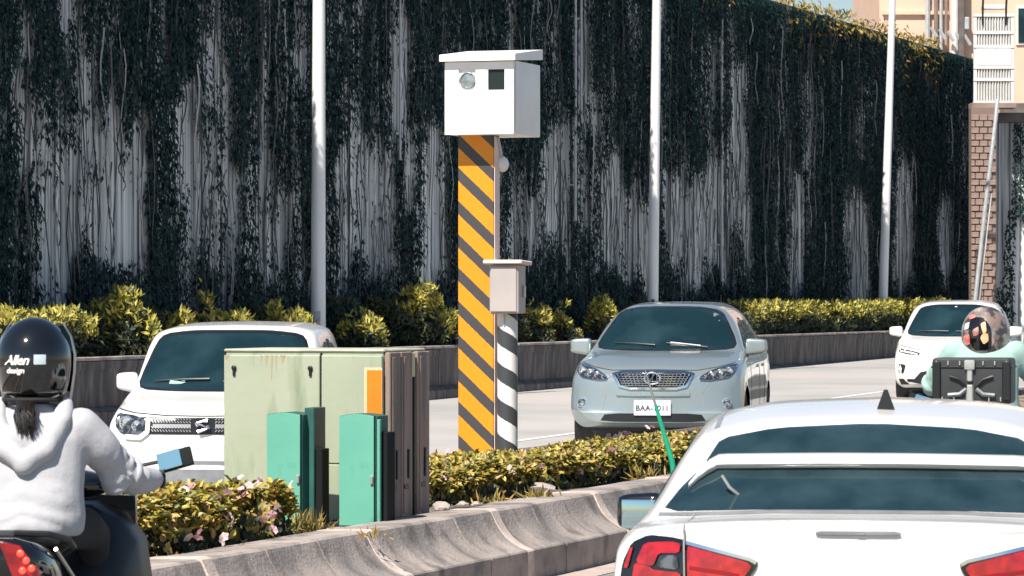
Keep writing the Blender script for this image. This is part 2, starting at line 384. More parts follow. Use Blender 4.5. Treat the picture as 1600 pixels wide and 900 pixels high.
b = B(); b.rings(rings, cap=False, closed=False); tag(b.o('planter_soil', M['soil'], None, 60), kind='structure')

# ------------------------------------------------------------------ tall retaining wall, cast in panels
WO = -1.55; WH = 8.60
S_END = s_at(1521, WO); S_BEG = s_at(-260, WO)
rw = thing('retaining_wall', 'tall grey concrete retaining wall streaked with stains behind the far road', 'wall', W(0, WO, 0))
b = B()
def wbox(b, s0, s1, o0, o1, z0, z1, org): b.rings([[W(s0, o0, z0) - org, W(s0, o1, z0) - org, W(s0, o1, z1) - org, W(s0, o0, z1) - org], [W(s1, o0, z0) - org, W(s1, o1, z0) - org, W(s1, o1, z1) - org, W(s1, o0, z1) - org]])
org = W(0, WO, 0)
wbox(b, S_BEG, S_END, WO - .5, WO - .06, -.5, WH - .1, org); b.o('backing', M['wall'], rw, 0)
n = int((S_END - S_BEG) / 1.5); ds = (S_END - S_BEG) / n
for i in range(n):
    b = B(); g = random.uniform(-.012, .012)
    a, c = S_BEG + i * ds + .012, S_BEG + (i + 1) * ds - .012
    wbox(b, a, c, WO - .07, WO + g, -.5, WH - .12, org)
    for k in range(4):     # cast vertical ribs
        q = a + (c - a) * (k + .5) / 4
        wbox(b, q - .05, q + .05, WO + g - .01, WO + g + .025, .2, WH - .2, org)
    b.o('panel', M['wall'], rw, 0)
b = B(); wbox(b, S_BEG, S_END + .05, WO - .52, WO + .07, WH - .11, WH + .12, org); b.o('coping', M['planter'], rw, 0)
# pilaster at the far corner
b = B(); wbox(b, S_END - .02, S_END + .5, WO - .6, WO + .03, -.5, WH - .13, org); b.o('end_pier', M['wall'], rw, 0)
# ------------------------------------------------------------------ ivy on the wall
# bare stretches of wall as seen: (x0, x1, y0, y1) on the wall face, turned into wall coordinates
bare_px = [(0, 24, 105, 175), (26, 40, 60, 110), (22, 40, 150, 255), (50, 80, 230, 450), (78, 104, 235, 460), (112, 132, 40, 165), (108, 138, 160, 270), (106, 137, 270, 400),
           (143, 184, 165, 450), (180, 222, 215, 450), (55, 89, 150, 222), (240, 250, 0, 60), (222, 228, 30, 60), (262, 274, 165, 330), (276, 296, 110, 340), (286, 312, 255, 400), (318, 332, 55, 180), (318, 330, 200, 460),
           (340, 352, 90, 210), (338, 366, 220, 430), (372, 380, 30, 120), (386, 412, 175, 330), (384, 414, 320, 450), (418, 440, 250, 470), (446, 470, 28, 110), (455, 467, 265, 460),
           (512, 528, 250, 460), (530, 542, 120, 440), (546, 560, 170, 400), (562, 606, 230, 420), (602, 622, 60, 240), (622, 634, 0, 200), (626, 640, 190, 360), (652, 684, 200, 450),
           (786, 802, 250, 420), (806, 832, 270, 400), (838, 862, 215, 420), (862, 884, 180, 430), (896, 912, 0, 365), (916, 930, 110, 205), (928, 966, 225, 450), (968, 1014, 300, 465),
           (1030, 1060, 240, 430), (1060, 1094, 260, 445), (1096, 1110, 60, 210), (1098, 1122, 225, 405), (1124, 1136, 0, 460), (1136, 1160, 100, 330), (1150, 1172, 290, 445), (1228, 1250, 255, 465),
           (1250, 1262, 120, 260), (1310, 1352, 300, 480), (1390, 1424, 240, 440), (1458, 1482, 300, 430), (1496, 1500, 90, 300)]
bare = []
for x0, x1, y0, y1 in bare_px:
    s0, z1 = wall_sz(x0, y0, WO); s1, z0 = wall_sz(x1, y1, WO); bare.append((s0, s1, z0, z1))
bare = np.array(bare)
def vnoise(a, b_, seed):
    """cheap smooth value noise on arrays"""
    r = np.random.default_rng(seed).random((256, 256)); ia = np.floor(a).astype(int); ib = np.floor(b_).astype(int)
    fa = a - ia; fb = b_ - ib; fa = fa * fa * (3 - 2 * fa); fb = fb * fb * (3 - 2 * fb)
    g = lambda i, j: r[i % 256, j % 256]
    return (g(ia, ib) * (1 - fa) + g(ia + 1, ib) * fa) * (1 - fb) + (g(ia, ib + 1) * (1 - fa) + g(ia + 1, ib + 1) * fa) * fb
def ivy_cover(s, z):
    """probability of leaves at a spot of the wall"""
    sj = s + .22 * (vnoise(s * 1.3, z * .8, 1) - .5) + .12 * (vnoise(s * 4, z * 3, 2) - .5)
    zj = z + 1.1 * (vnoise(s * 3.1, z * .5, 3) - .5) + .5 * (vnoise(s * 9, z * 2, 4) - .5)
    hole = np.zeros_like(s)
    for s0, s1, z0, z1 in bare:
        ins = np.minimum(np.minimum(sj - s0, s1 - sj) / .10 + .35 + .5 * np.clip((10 - s) / 6, 0, 1), np.minimum(zj - z0, z1 - zj) / .5)
        hole = np.maximum(hole, np.clip(ins + .45, 0, 1))
    st = vnoise(s * 5.5, z * .30, 5) * .65 + vnoise(s * 2.2, z * .5, 6) * .35          # hanging streaks
    rt = np.clip((s - 6) / 22, 0, 1.6)
    st2 = vnoise(s * 13, z * .17 + 40, 15) * .75 + vnoise(s * 1.1, z * .4, 16) * .25
    thin = np.maximum(np.clip((st - .60 - .05 * rt) / .07, 0, 1) * .85, np.clip((st2 - .66 - .03 * rt) / .05, 0, 1) * .92)
    cov = 1 - np.maximum(hole * (.80 + .20 * (vnoise(s * 6, z * 1.2, 8) > .22)), thin)
    mound = 1.35 + 1.5 * vnoise(s * .55, s * 0 + 1.5, 9) ** 2 + .45 * vnoise(s * 2.1, s * 0, 10)
    cov = np.maximum(cov, np.clip((mound - z) / .25, 0, 1))
    return cov, mound
N = 640000
# more samples at the near (large) end
u = rng.random(N); s_ = S_BEG + (S_END - S_BEG) * u ** 1.15; z_ = .9 + (WH + .1 - .9) * rng.random(N)
cov, mound = ivy_cover(s_, z_)
keep = rng.random(N) < np.where(cov > .5, cov, cov * .22); s_, z_, mound = s_[keep], z_[keep], mound[keep]
bulge = .05 + .20 * vnoise(s_ * .9, z_ * .8, 11) ** 2 + .12 * vnoise(s_ * 3, z_ * 1.3, 12)
low = np.clip((mound - z_) / .6, 0, 1)
off = WO + .02 + rng.random(len(s_)) ** .7 * (bulge + low * .38 * (.4 + vnoise(s_ * 1.6, z_ * 1.2, 14)))
pts = np.stack([WA.x + WD.x * s_ + WN.x * off, WA.y + WD.y * s_ + WN.y * off, z_], 1)
nn = np.array([WN.x, WN.y, .1]) + rng.normal(0, .38, pts.shape); dd = np.array([0, 0, -1.0]) + rng.normal(0, .24, pts.shape)
sz = .030 + .042 * rng.random(len(s_)) ** 1.5
ivy = tag(leaves('ivy', pts, nn, dd, sz * 2.0, sz * .8, M['ivy']), 'dark green ivy hanging in curtains over the tall concrete wall', 'ivy', kind='stuff')
# hanging stems: dark living and pale dead ones
def stems(name, cnt, m, rad, sel, seed):
    g = np.random.default_rng(seed); b = B(); made = 0
    while made < cnt:
        s = g.uniform(S_BEG, S_END) ; z1 = g.uniform(3, WH + .1); ln = g.uniform(.8, 5.5) * (.4 + .6 * g.random()); z0 = max(1.0, z1 - ln)
        c, _ = ivy_cover(np.array([s]), np.array([(z0 + z1) / 2]))
        if not sel(c[0]): continue
        ph = g.uniform(0, 9); k = 7; r = rad * g.uniform(.5, 1.3); oo = WO + .03 + g.uniform(0, .16)
        b.tube([W(s + .05 * math.sin(ph + q * 1.1) + .02 * q * math.sin(ph), oo + .02 * math.sin(q + ph), z1 + (z0 - z1) * q / k) for q in range(k + 1)], [r * (1 - .4 * q / k) for q in range(k + 1)], 3, cap=False)
        made += 1
    o = b.o(name, m, ivy, 60, recalc=False); o['kind'] = 'stuff'
stems('hanging_stems', 900, M['stem'], .014, lambda c: True, 21)
stems('dead_stems', 300, M['stem_pale'], .013, lambda c: c < .9 or random.random() < .35, 22)

# ------------------------------------------------------------------ trailing plants on top of the wall
M['dry_leaf'] = mat('dry_sunlit_leaf', (.3, .25, .05), .6, rnd=[(.03, .04, .012), (.16, .14, .03), (.32, .24, .04), (.38, .20, .06)], trans=.15)
def trail(px0, px1, n, drop, seed, label):
    g = np.random.default_rng(seed); s0, s1 = s_at(px0, WO), s_at(px1, WO); base = W((s0 + s1) / 2, WO, WH + .1)
    t = thing('trailing_plant', label, 'plant', base, 0, 'sunlit plants on the wall top')
    s = g.uniform(s0, s1, n); strand = vnoise(s * 3.5, s * 0, seed) ** 2
    zt = WH + .12 + .28 * g.random(n) * (.3 + vnoise(s * 2, s * 0 + 3, seed)) ; hang = g.random(n) < .45
    z = np.where(hang, WH + .1 - g.random(n) * drop * (.1 + 1.2 * strand), zt)
    o_ = np.where(hang, WO + .1 + .12 * g.random(n), WO - .4 + .55 * g.random(n))
    p = np.stack([WA.x + WD.x * s + WN.x * o_, WA.y + WD.y * s + WN.y * o_, z], 1) - np.array(base)
    leaves('foliage', p, np.array([.5, -.5, .8]) + g.normal(0, .6, p.shape), np.where(hang[:, None], [[0, 0, -1.]], [[0, 0, 1.]]) + g.normal(0, .5, p.shape), .12 + .1 * g.random(n), .04 + .04 * g.random(n), M['dry_leaf'], t)
    b = B()
    for k in range(10):
        q = g.uniform(s0, s1); dz = drop * g.uniform(.4, 1.0)
        b.tube([W(q, WO + .09, WH + .1) - base, W(q + .05, WO + .2, WH - dz * .5) - base, W(q + .02 * k / 5, WO + .12, WH - dz) - base], .012, 4)
    b.o('stem', M['twig'], t)['kind'] = 'stuff'
trail(1222, 1340, 520, 1.2, 31, 'sunlit yellow green plant trailing over the wall top below the sky gap')
trail(1345, 1395, 150, .5, 32, 'small sunlit tuft on the wall top left of the third lamp post')
trail(1398, 1468, 380, 1.1, 33, 'sunlit yellow green plant drooping over the wall top right of the third lamp post')
trail(1085, 1130, 60, .8, 34, 'few dry sunlit sprigs hanging at the wall top')

# ------------------------------------------------------------------ shrubs in the far planter
def shrub(px, py_top, py_bot, wpx, label, o_=-.55, seed=0, dens=1.0, group='golden shrubs in the far planter', box=False, m='gold_leaf', spiky=False):
    g = np.random.default_rng(100 + seed); s = s_at(px, o_); c = W(s, o_, 0); ppm = FPX / c.y
    zb = .96; zt = CAMZ - (py_top - HORIZON) / ppm; w = wpx / ppm; h = zt - zb
    if box: w = s_at(px + wpx / 2, o_) - s_at(px - wpx / 2, o_); s = (s_at(px + wpx / 2, o_) + s_at(px - wpx / 2, o_)) / 2; c = W(s, o_, 0); h = CAMZ - (py_top - HORIZON) / FPX * c.y - zb
    base = Vector((c.x, c.y, zb)); t = thing('shrub' if not box else 'clipped_hedge', label, 'shrub' if not box else 'hedge', base, 0, group)
    n = int(dens * (5200 if not box else 2600) * (w * h + .35 * w)) + 80
    a = g.uniform(-1, 1, n); dpt = g.uniform(-1, 1, n); hh = g.random(n) ** .6
    if box: top = h * (.80 + .30 * vnoise((a + 3) * w * 2.2, dpt * 0 + 1, seed)); x = a * w / 2; y = dpt * .32; z = hh * top
    else:
        top = h * np.sqrt(np.clip(1 - np.abs(a) ** 2.6, 0, 1)) * (.72 + .42 * vnoise((a + 3) * 3.2 * max(1, w), dpt * 2 + 4, seed)); x = a * w / 2; y = dpt * .42 * np.sqrt(np.clip(1 - a * a * .8, 0, 1)); z = hh * top
        keep = (np.abs(dpt) > .35) | (hh > .75); x, y, z, hh = x[keep], y[keep], z[keep], hh[keep]
    wig = vnoise((x + 9) * 6, (z + 3) * 6, seed + 5) > .33
    x, y, z, hh = x[wig], y[wig], z[wig], hh[wig]; n = len(x)
    cs, sn = (WD.x, WD.y) if box else (1.0, 0.0)
    p = np.stack([x * cs + y * (WN.x if box else 0), x * sn + y * (WN.y if box else -1.0), z], 1)
    dr = np.array([0, 0, .8]) + g.normal(0, .55, p.shape); nr = np.array([.25, -.85, .4]) + g.normal(0, .6, p.shape)
    L = .075 + .065 * g.random(n)
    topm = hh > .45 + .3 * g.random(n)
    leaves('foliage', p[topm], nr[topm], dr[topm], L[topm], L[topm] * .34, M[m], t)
    leaves('lower_foliage', p[~topm], nr[~topm], dr[~topm], L[~topm], L[~topm] * .4, M['dull_leaf'], t)  # lower leaves take the darker palette
    b = B()
    for k in range(max(4, int(w * 7))):
        q = g.uniform(-.42, .42) * w; hq = h * g.uniform(.5, .85); r = .012
        b.tube([(q * .8 * cs, q * .8 * sn, -.1), ((q + .03) * cs, (q + .03) * sn, hq * .5), ((q + g.uniform(-.1, .1)) * cs, (q) * sn, hq)], [r, r * .8, r * .4], 4)
    b.o('stem', M['twig'], t)['kind'] = 'stuff'
shrub(45, 490, 560, 150, 'golden hedge stretch behind the black helmet at the left edge', seed=1, box=True)
shrub(188, 462, 556, 120, 'big round golden shrub left of the white hatchback roof', seed=2, dens=1.1)
shrub(318, 444, 500, 36, 'tall thin pale sprig above the white hatchback roof', seed=3, dens=.3, o_=-.75)
shrub(282, 490, 540, 70, 'low golden shrub just behind the white hatchback roof, left of the thin sprig', seed=4, dens=.8)
shrub(362, 488, 540, 80, 'lowest golden shrub behind the middle of the white hatchback roof', seed=14, dens=.8)
shrub(446, 482, 540, 100, 'golden shrub behind the white hatchback roof beside the nearest lamp post', seed=5)
shrub(563, 488, 560, 80, 'sparse dark shrub right of the nearest lamp post', seed=6, dens=.5)
shrub(655, 448, 545, 96, 'tallest golden shrub standing left of the striped camera column', seed=7, dens=.8)
shrub(706, 488, 540, 44, 'small shrub just left of the striped camera column', seed=8, dens=.7)
shrub(838, 479, 535, 50, 'small golden shrub right of the grey meter box', seed=9)
shrub(882, 479, 535, 46, 'small golden shrub between the meter box and the silver car', seed=10)
shrub(942, 470, 535, 54, 'small golden shrub behind the silver car mirror', seed=11)
shrub(1276, 475, 526, 236, 'long golden hedge between the silver car and the third lamp post', seed=12, box=True, dens=1.3)
shrub(1446, 470, 520, 72, 'golden shrub behind the roof of the distant white car', seed=13, box=True)
for i, (px, py) in enumerate(((120, 486), (215, 482), (390, 486), (530, 472), (600, 466), (770, 474), (1000, 474), (1120, 476))):
    shrub(px, py, 560, 110, 'dark leafy undergrowth at the wall foot, clump %s' % ('behind the helmet', 'behind the round shrub', 'behind the hatchback roof', 'right of the nearest lamp post', 'left of the tallest shrub', 'behind the camera column', 'behind the silver car roof, left', 'behind the silver car roof, right')[i],
          o_=-1.05, seed=40 + i, dens=1.1, group='dark undergrowth at the wall foot', m='dull_leaf')

# ------------------------------------------------------------------ lamp posts
def post(px, top_px, label, o_, r=.098):
    s = s_at(px, o_); base = W(s, o_, .93); t = thing('lamp_post', label, 'lamp post', base, 0, 'pale lamp posts in front of the ivy wall')
    lean = (top_px - px) / FPX * base.y; H = (HORIZON + 0) / FPX * base.y + .85; Ht = 9.6
    b = B(); b.tube([(lean * q, 0, Ht * q) for q in (0, .12, .3, .5, .75, 1)], [r * 1.12, r * 1.06, r, r * .93, r * .82, r * .7], 16); b.o('pole', M['pole'], t, 60)
    b = B(); b.lathe([(.2, -.05), (.2, .02), (.19, .03), (.13, .035), (.125, .10), (.11, .12)], 16); b.o('base_plate', M['galv'], t)
    b = B(); b.box((0, -r * 1.03, .55), (.09, .02, .28), .006); b.o('access_door', M['galv'], t)
    b = B()
    for k in range(4): b.lathe([(.018, .02), (.018, .06)], 6, Matrix.Translation((.15 * math.cos(k * 1.571 + .78), .15 * math.sin(k * 1.571 + .78), 0)))
    b.o('bolts', M['galv'], t)['kind'] = 'stuff'
    b = B(); top = Vector((lean, 0, Ht)); b.tube([top - Vector((0, 0, .1)), top + Vector((.1, -.03, .5)), top + Vector((.8, -.25, .8)), top + Vector((1.9, -.6, .9))], .05, 10); b.o('arm', M['pole'], t)
    b = B(); b.ell(top + Vector((2.2, -.7, .9)), (.36, .16, .07)); b.o('lamp_head', M['galv'], t)
post(497, 499, 'nearest of the three pale lamp posts, above the white hatchback', -.85, .108)
post(1019, 1029, 'middle pale lamp post rising behind the silver car', -.85, .105)
post(1378, 1397, 'farthest pale lamp post, rising left of the distant white car', -.85, .108)

# ------------------------------------------------------------------ thin pipes running down the wall
def wpipe(px, y0, y1, label, r=.028, px1=None):
    o_ = WO + .2; s, z1 = wall_sz(px, y0, o_); s2, z0 = wall_sz(px1 or px, y1, o_); base = W(s2, o_, z0)
    t = thing('drain_pipe', label, 'pipe', base, 0, 'thin pale pipes on the ivy wall')
    top = W(s, o_, z1) - base
    b = B(); b.tube([(0, 0, 0), top * .5, top], r, 8); b.o('pipe', M['galv'], t)
    b = B()
    for q in (.15, .5, .85): b.box(top * q + Vector((-WN.x * .08, -WN.y * .08, 0)), (.16, .05, .03), rot=BYAW + R(90))
    b.o('clips', M['galv'], t)['kind'] = 'stuff'
wpipe(899, -30, 345, 'left of two thin pale pipes on the wall right of the camera box')
wpipe(908, -30, 362, 'right of two thin pale pipes on the wall right of the camera box')
wpipe(1128, -30, 455, 'single thin pale pipe on the wall right of the middle lamp post', .03)
wpipe(625, -30, 250, 'thin pale pipe on the wall left of the camera box', .022)

# ------------------------------------------------------------------ far right: brick pillar, louvred vent, second wall, building
pc = PY(1537, 470, 101.5); pw = 40 / FPX * 101.5; pb = Vector((pc.x, 101.5, 0))
z_top = CAMZ + (470 - 168) / FPX * 101.5
bp = thing('brick_pillar', 'tall brown brick pillar under the white louvred tower at the wall end', 'pillar', pb)
b = B(); b.box((0, .3, z_top / 2), (pw - .03, .57, z_top), 0); b.o('mortar_core', M['mortar'], bp)
bms = []
for v in range(3):
    b = B(); b.box((0, 0, 0), (pw / 3 - .018, .09, .155 - .01 * v), .012); bms.append(b.mesh('brick'))
row = 0; z = .09
while z < z_top - .1:
    for k in range(4):
        x = -pw / 2 + pw / 3 * (k + .5) - (pw / 6 if row % 2 else 0)
        if x > pw / 2 - .05: continue
        o = link('brick', bms[random.randrange(3)], M['brick'], bp)
        wd = 1.0
        if x < -pw / 2 + pw / 6 - .01 : x = -pw / 2 + pw / 12; wd = .5
        elif x > pw / 2 - pw / 6 + .01: x = pw / 2 - pw / 12; wd = .5
        o.location = (x, random.uniform(-.012, .012), z); o.scale = (wd * (.97 if wd == 1 else .9), 1, 1)
    z += .172; row += 1
# louvred tower on the pillar
lc = PY(1553, 160, 102); lw = 58 / FPX * 102; lh = (158 - 22) / FPX * 102
lt = thing('louvre_tower', 'white louvred ventilation tower standing on the brick pillar', 'vent', lc)
b = B(); b.box((0, .35, lh / 2), (lw - .06, .6, lh - .04)); b.o('dark_core', M['louvre_dark'], lt)
b = B()
for x in (-lw / 2, lw / 2): b.box((x, .02, lh / 2), (.09, .1, lh), .008)
for f in (0, .26, .40, .64, .80, 1): b.box((0, .0, lh * f), (lw + .1, .1, .08), .008)
b.box((0, -.02, lh * .52), (lw - .05, .05, lh * .2), .01); b.o('frame', M['louvre'], lt)
for z0, z1 in ((.02, .25), (.27, .39), (.65, .79), (.81, .98)):
    b = B()
    for k in range(12):
        x = -lw / 2 + .09 + (lw - .18) * k / 11; b.box((x, .0, lh * (z0 + z1) / 2), (.026, .06, lh * (z1 - z0)), rot=R(25))
    b.o('slats', M['louvre'], lt)['kind'] = 'stuff'
b = B(); b.box((0, .1, lh + .22), (.62, .3, .12), .02); b.o('cap_panel', M['louvre'], lt)
for x in (-.3, .32):
    b = B(); b.tube([(x, -.02, lh - .25), (x, -.06, lh + .2), (x + .02, -.02, lh + .5), (x + .05, .1, lh + .62)], .03, 6); b.o('hook', M['black'], lt)
b = B(); b.box((0, .3, -.08), (lw + .2, .75, .14), .01); b.o('plinth', M['brick'], lt)
# leaning conduit
c0 = PY(1519, 476, 100.6); c1 = PY(1556, 185, 100.6)
t = thing('conduit', 'thin pale conduit leaning across the brick pillar', 'pipe', c0)
b = B(); b.tube([Vector((0, 0, -.6)), (c1 - c0) * .5 + Vector((.02, 0, 0)), c1 - c0, c1 - c0 + Vector((.06, .1, .5))], .055, 8); b.o('pipe', M['galv'], t)
b = B(); b.tube([Vector((.12, .1, -.5)), (c1 - c0) * .6 + Vector((.14, .1, 0))], .03, 6); b.o('thin_pipe', M['louvre'], t)
# second wall right of the pillar
sw = thing('side_wall', 'second ivy streaked wall right of the brick pillar', 'wall', (pc.x, 103, 0))
z2 = CAMZ + (470 - 192) / FPX * 103
for k in range(6):
    b = B(); b.box((1.05 + k * 1.2, .25 + random.uniform(0, .03), z2 / 2), (1.18, .4, z2), 0); b.o('panel', M['wall'], sw)
b = B(); b.box((4, .2, z2 + .14), (7.2, .6, .26), .02); b.o('coping', M['ledge'], sw)
g = rng; n = 16000; x = g.uniform(.4, 7.5, n); z = g.uniform(.8, z2, n); k = vnoise(x * 3.5, z * .35, 77) < .66
x, z = x[k], z[k]; p = np.stack([x, -.02 - .15 * g.random(len(x)), z], 1)
iv2 = leaves('ivy', p + np.array([pc.x, 103, 0]), np.array([0, -1, .3]) + g.normal(0, .4, p.shape), np.array([0, 0, -1.]) + g.normal(0, .35, p.shape), .10, .055, M['ivy'])
tag(iv2, 'dark ivy on the second wall right of the brick pillar', 'ivy', kind='stuff')
# peach building behind
bY = 128; bx0 = (1374 - 800) / FPX * bY; base = Vector((bx0, bY, 0)); q = FPX / bY
bd = thing('building', 'peach rendered building with pipes above the wall end', 'building', base)
b = B(); b.box((7, 5, 8.5), (14, 10, 17)); b.o('wall', M['peach'], bd)
for px, w_, m in ((1449, .09, 'galv'), (1462, .07, 'brown_steel'), (1470, .06, 'galv'), (1478, .05, 'brown_steel'), (1492, .13, 'louvre')):
    xx = (px - 1374) / q; b = B(); b.tube([(xx, -.12, 5), (xx, -.12, 17)], w_, 8); b.o('downpipe', M[m], bd)
b = B(); b.box(((1499 - 1374) / q, -.3, 12), (.16, .6, 10)); b.o('edge_fin', M['ledge'], bd)
xx = (1506 - 1374) / q; zz = CAMZ + (470 - 38) / q
b = B(); b.box((xx, -.35, zz), (.26, .35, .42), .03); b.tube([(xx, -.3, zz - .1), (xx, 0, zz - .35)], .04, 6); b.o('wall_lamp', M['galv'], bd)
zz = CAMZ + (470 - 172) / q
b = B(); b.box((8.5, -.6, zz), (9, 1.3, .35), .02); b.o('ledge', M['ledge'], bd)
b = B(); b.box((1.2, -.06, CAMZ + (470 - 20) / q), (2.2, .12, .12)); b.o('string_course', M['peach'], bd)
for k in range(5):
    b = B(); b.tube([((1452 + k * 13 - 1374) / q, -.5, CAMZ + (470 - 44 - k * 3) / q), ((1462 + k * 13 - 1374) / q, -.5, CAMZ + (470 - 60 - k * 3) / q)], .06, 6); b.o('roof_strut', M['galv'], bd)
# window of the building, at the right edge
xx = (1604 - 1374) / q; zz = CAMZ + (470 - 40) / q
w_ = B(); w_.box((xx, -.02, zz), (.7, .08, 1.3), .01); wo = w_.o('window', M['louvre'], bd)
w_ = B(); w_.box((xx, -.07, zz), (.56, .04, 1.14)); w_.o('pane', M['glass_dark'], wo)
# ------------------------------------------------------------------ speed camera on its striped column
base = P(748, 742, .36); ppm = FPX / base.y
def zz_(py, Y): return CAMZ - (py - HORIZON) / FPX * Y
t = thing('speed_camera', 'white speed camera box on an orange and black striped column', 'speed camera', base, BYAW)
cw = .305; zc = zz_(212, base.y) - base.z
b = B(); b.box((0, 0, zc / 2 + .01), (cw, .15, zc + .02), .006); b.o('column', M['orange'], t)
b = B(); b.box((cw / 2 + .004, 0, zc / 2), (.006, .13, zc - .02), .001); b.o('side_strip', M['meter_lid'], t)
b = B(); b.box((0, 0, .01), (.46, .34, .04), .005); b.o('base_plate', M['galv'], t)
bw, bd_, bh = .585, .70, zz_(99, base.y) - zz_(213, base.y)
bxx = .088; by = .12; bz = zc
hb = B()
# housing as a shell: a front frame with two openings
y0 = by - bd_ / 2
hb.box((bxx, by + .02, bz + bh / 2), (bw - .001, bd_ - .04, bh), .012, seg=2); hs = hb.o('housing', M['white_paint'], t)
fb = B(); yf = y0 - .012; fz = bz + bh
xl = bxx - bw / 2
def fr_(x0, x1, z0, z1): fb.box((xl + (x0 + x1) / 2 * bw, yf, bz + (z0 + z1) / 2 * bh), ((x1 - x0) * bw, .034, (z1 - z0) * bh), 0)
fr_(0, 1, 0, .60); fr_(0, 1, .88, .985); fr_(0, .20, .60, .88); fr_(.45, .60, .60, .88); fr_(.87, 1, .60, .88)
fb.o('front_frame', M['white_paint'], t)
b = B(); b.box((xl + .325 * bw, yf + .006, bz + .74 * bh), (.25 * bw, .012, .28 * bh)); b.o('flash_backing', M['white_paint'], t)
Mx = Matrix.Translation((xl + .33 * bw, yf + .004, bz + .735 * bh)) @ Matrix.Rotation(R(90), 4, 'X')
b = B(); b.lathe([(.068, 0), (.068, .016), (.061, .020), (.054, .012), (.024, .018), (.002, .022)], 28, Mx); b.o('flash_lens', mat('flash_glass', (.26, .30, .31), .2, col2=(.13, .17, .18), scale=18, coat=1.0), t)
b = B(); b.box((xl + .735 * bw, yf + .008, bz + .74 * bh), (.27 * bw, .012, .28 * bh)); b.o('camera_window', M['dark_slot'], t)
b = B(); b.box((xl + .745 * bw, yf + .002, bz + .74 * bh), (.24 * bw, .004, .27 * bh)); b.o('window_glass', mat('dim_window', (.018, .024, .026), .35, spec=.25), t)
b = B(); b.box((xl + .615 * bw, yf + .0, bz + .74 * bh), (.03 * bw, .03, .28 * bh)); b.o('window_reveal', M['white_paint'], t)
b = B(); b.box((xl + .46 * bw, yf - .0185, bz + .29 * bh), (.60 * bw, .004, .2 * bh), .0015); b.o('blank_plate', mat('off_white_plate', (.78, .775, .76), .5), t)
# lid: front overhang, slightly pitched
lid = [(-.05, .0), (-.05, .045), (-.04, .055), (bd_ + .0, .13), (bd_ + .0, .045)]
b = B(); b.rings([[Vector((bxx + sx * (bw / 2 + .03), y0 + a - .03, bz + bh + z - .004)) for a, z in lid] for sx in (-1, 1)]); b.o('lid', M['white_paint'], t)
b = B(); b.ell((.165, .12, bz - .23), (.045, .10, .065)); b.o('loudhailer_cone', M['white_paint'], t)
b = B(); b.tube([(.16, .0, bz - .02), (.165, .06, bz - .12), (.165, .1, bz - .2)], .016, 8); b.o('bracket', M['galv'], t)

# ------------------------------------------------------------------ meter box on the black and white post
base = P(793, 741, .36); base.y -= .28; base.x = (793 - 800) / FPX * base.y
t = thing('meter_post', 'black and white spiral striped post carrying a grey steel meter box', 'post', base, BYAW)
zb = zz_(490, base.y) - base.z; zt = zz_(414, base.y) - base.z
b = B(); b.lathe([(.083, 0), (.083, zb + .25)], 28); b.o('post', M['bw'], t)
b = B(); b.box((.02, -.06, (zb + zt) / 2), (.245, .20, zt - zb), .008); bx = b.o('meter_box', M['meter_box'], t)
b = B(); b.box((.02, -.165, (zb + zt) / 2), (.218, .012, zt - zb - .03), .004); b.o('door', M['meter_box'], bx)
b = B(); b.box((.153, -.03, (zb + zt) / 2 - .02), (.018, .03, .10), .004); b.o('latch', M['steel_light'], bx)
b = B(); b.box((.02, -.06, zt + .018), (.33, .29, .034), .008, rot=Matrix.Rotation(R(-2), 4, 'X')); b.o('lid', M['meter_lid'], bx)
b = B(); b.tube([(0, -.09, zb), (0, -.088, zb - .1)], .006, 6); b.o('conduit', M['galv'], bx)

# ------------------------------------------------------------------ big green cabinet
c0 = P(355, 818, .40); c1 = P(600, 818, .40); Yc = 24.4
ax = Vector((math.cos(BYAW), math.sin(BYAW), 0)); ay = Vector((-math.sin(BYAW), math.cos(BYAW), 0))
fr_corner = P(600, 818, .40)
cabW = 1.06; cabD = .76; cabH = 1.085
cab = thing('utility_cabinet', 'large pale green steel utility cabinet with an orange sticker and brown side', 'cabinet', fr_corner, BYAW)
# local: x from -cabW..0 , y 0..cabD
b = B(); b.box((-cabW / 2, cabD / 2, cabH / 2), (cabW - .01, cabD - .01, cabH - .04), .006); b.o('body', M['cab'], cab)
b = B(); b.box((-cabW / 2, cabD / 2 - .0, cabH - .016), (cabW + .012, cabD + .012, .02), .008); b.o('roof', mat('roof_paint', (.44, .46, .36), .7, col2=(.33, .33, .27), scale=8), cab)
def door(x0, x1, z0, z1, name='door'):
    b = B(); b.box(((x0 + x1) / 2, -.012, (z0 + z1) / 2), (x1 - x0 - .008, .03, z1 - z0), .005); return b.o(name, M['cab'], cab)
split = -cabW * (600 - 505) / 245
d1 = door(-cabW, split, .015, cabH - .045); d2 = door(split, 0, cabH * .34, cabH - .045); d3 = door(split, -.22, .015, cabH * .335, 'lower_panel')
d4 = door(-.22, 0, .015, cabH * .335, 'lower_panel')
for px in (372, 490):
    x = -cabW * (600 - px) / 245; zk = cabH - .125
    b = B(); b.lathe([(.016, 0), (.016, .012), (.006, .016)], 10, Matrix.Translation((x, -.027, zk)) @ Matrix.Rotation(R(90), 4, 'X')); b.box((x, -.033, zk - .025), (.018, .012, .05), .004); b.o('lock', M['black'], d1)
b = B(); b.box((split + .004, -.02, cabH / 2), (.007, .025, cabH - .06)); b.o('door_gap', M['dark_slot'], cab)
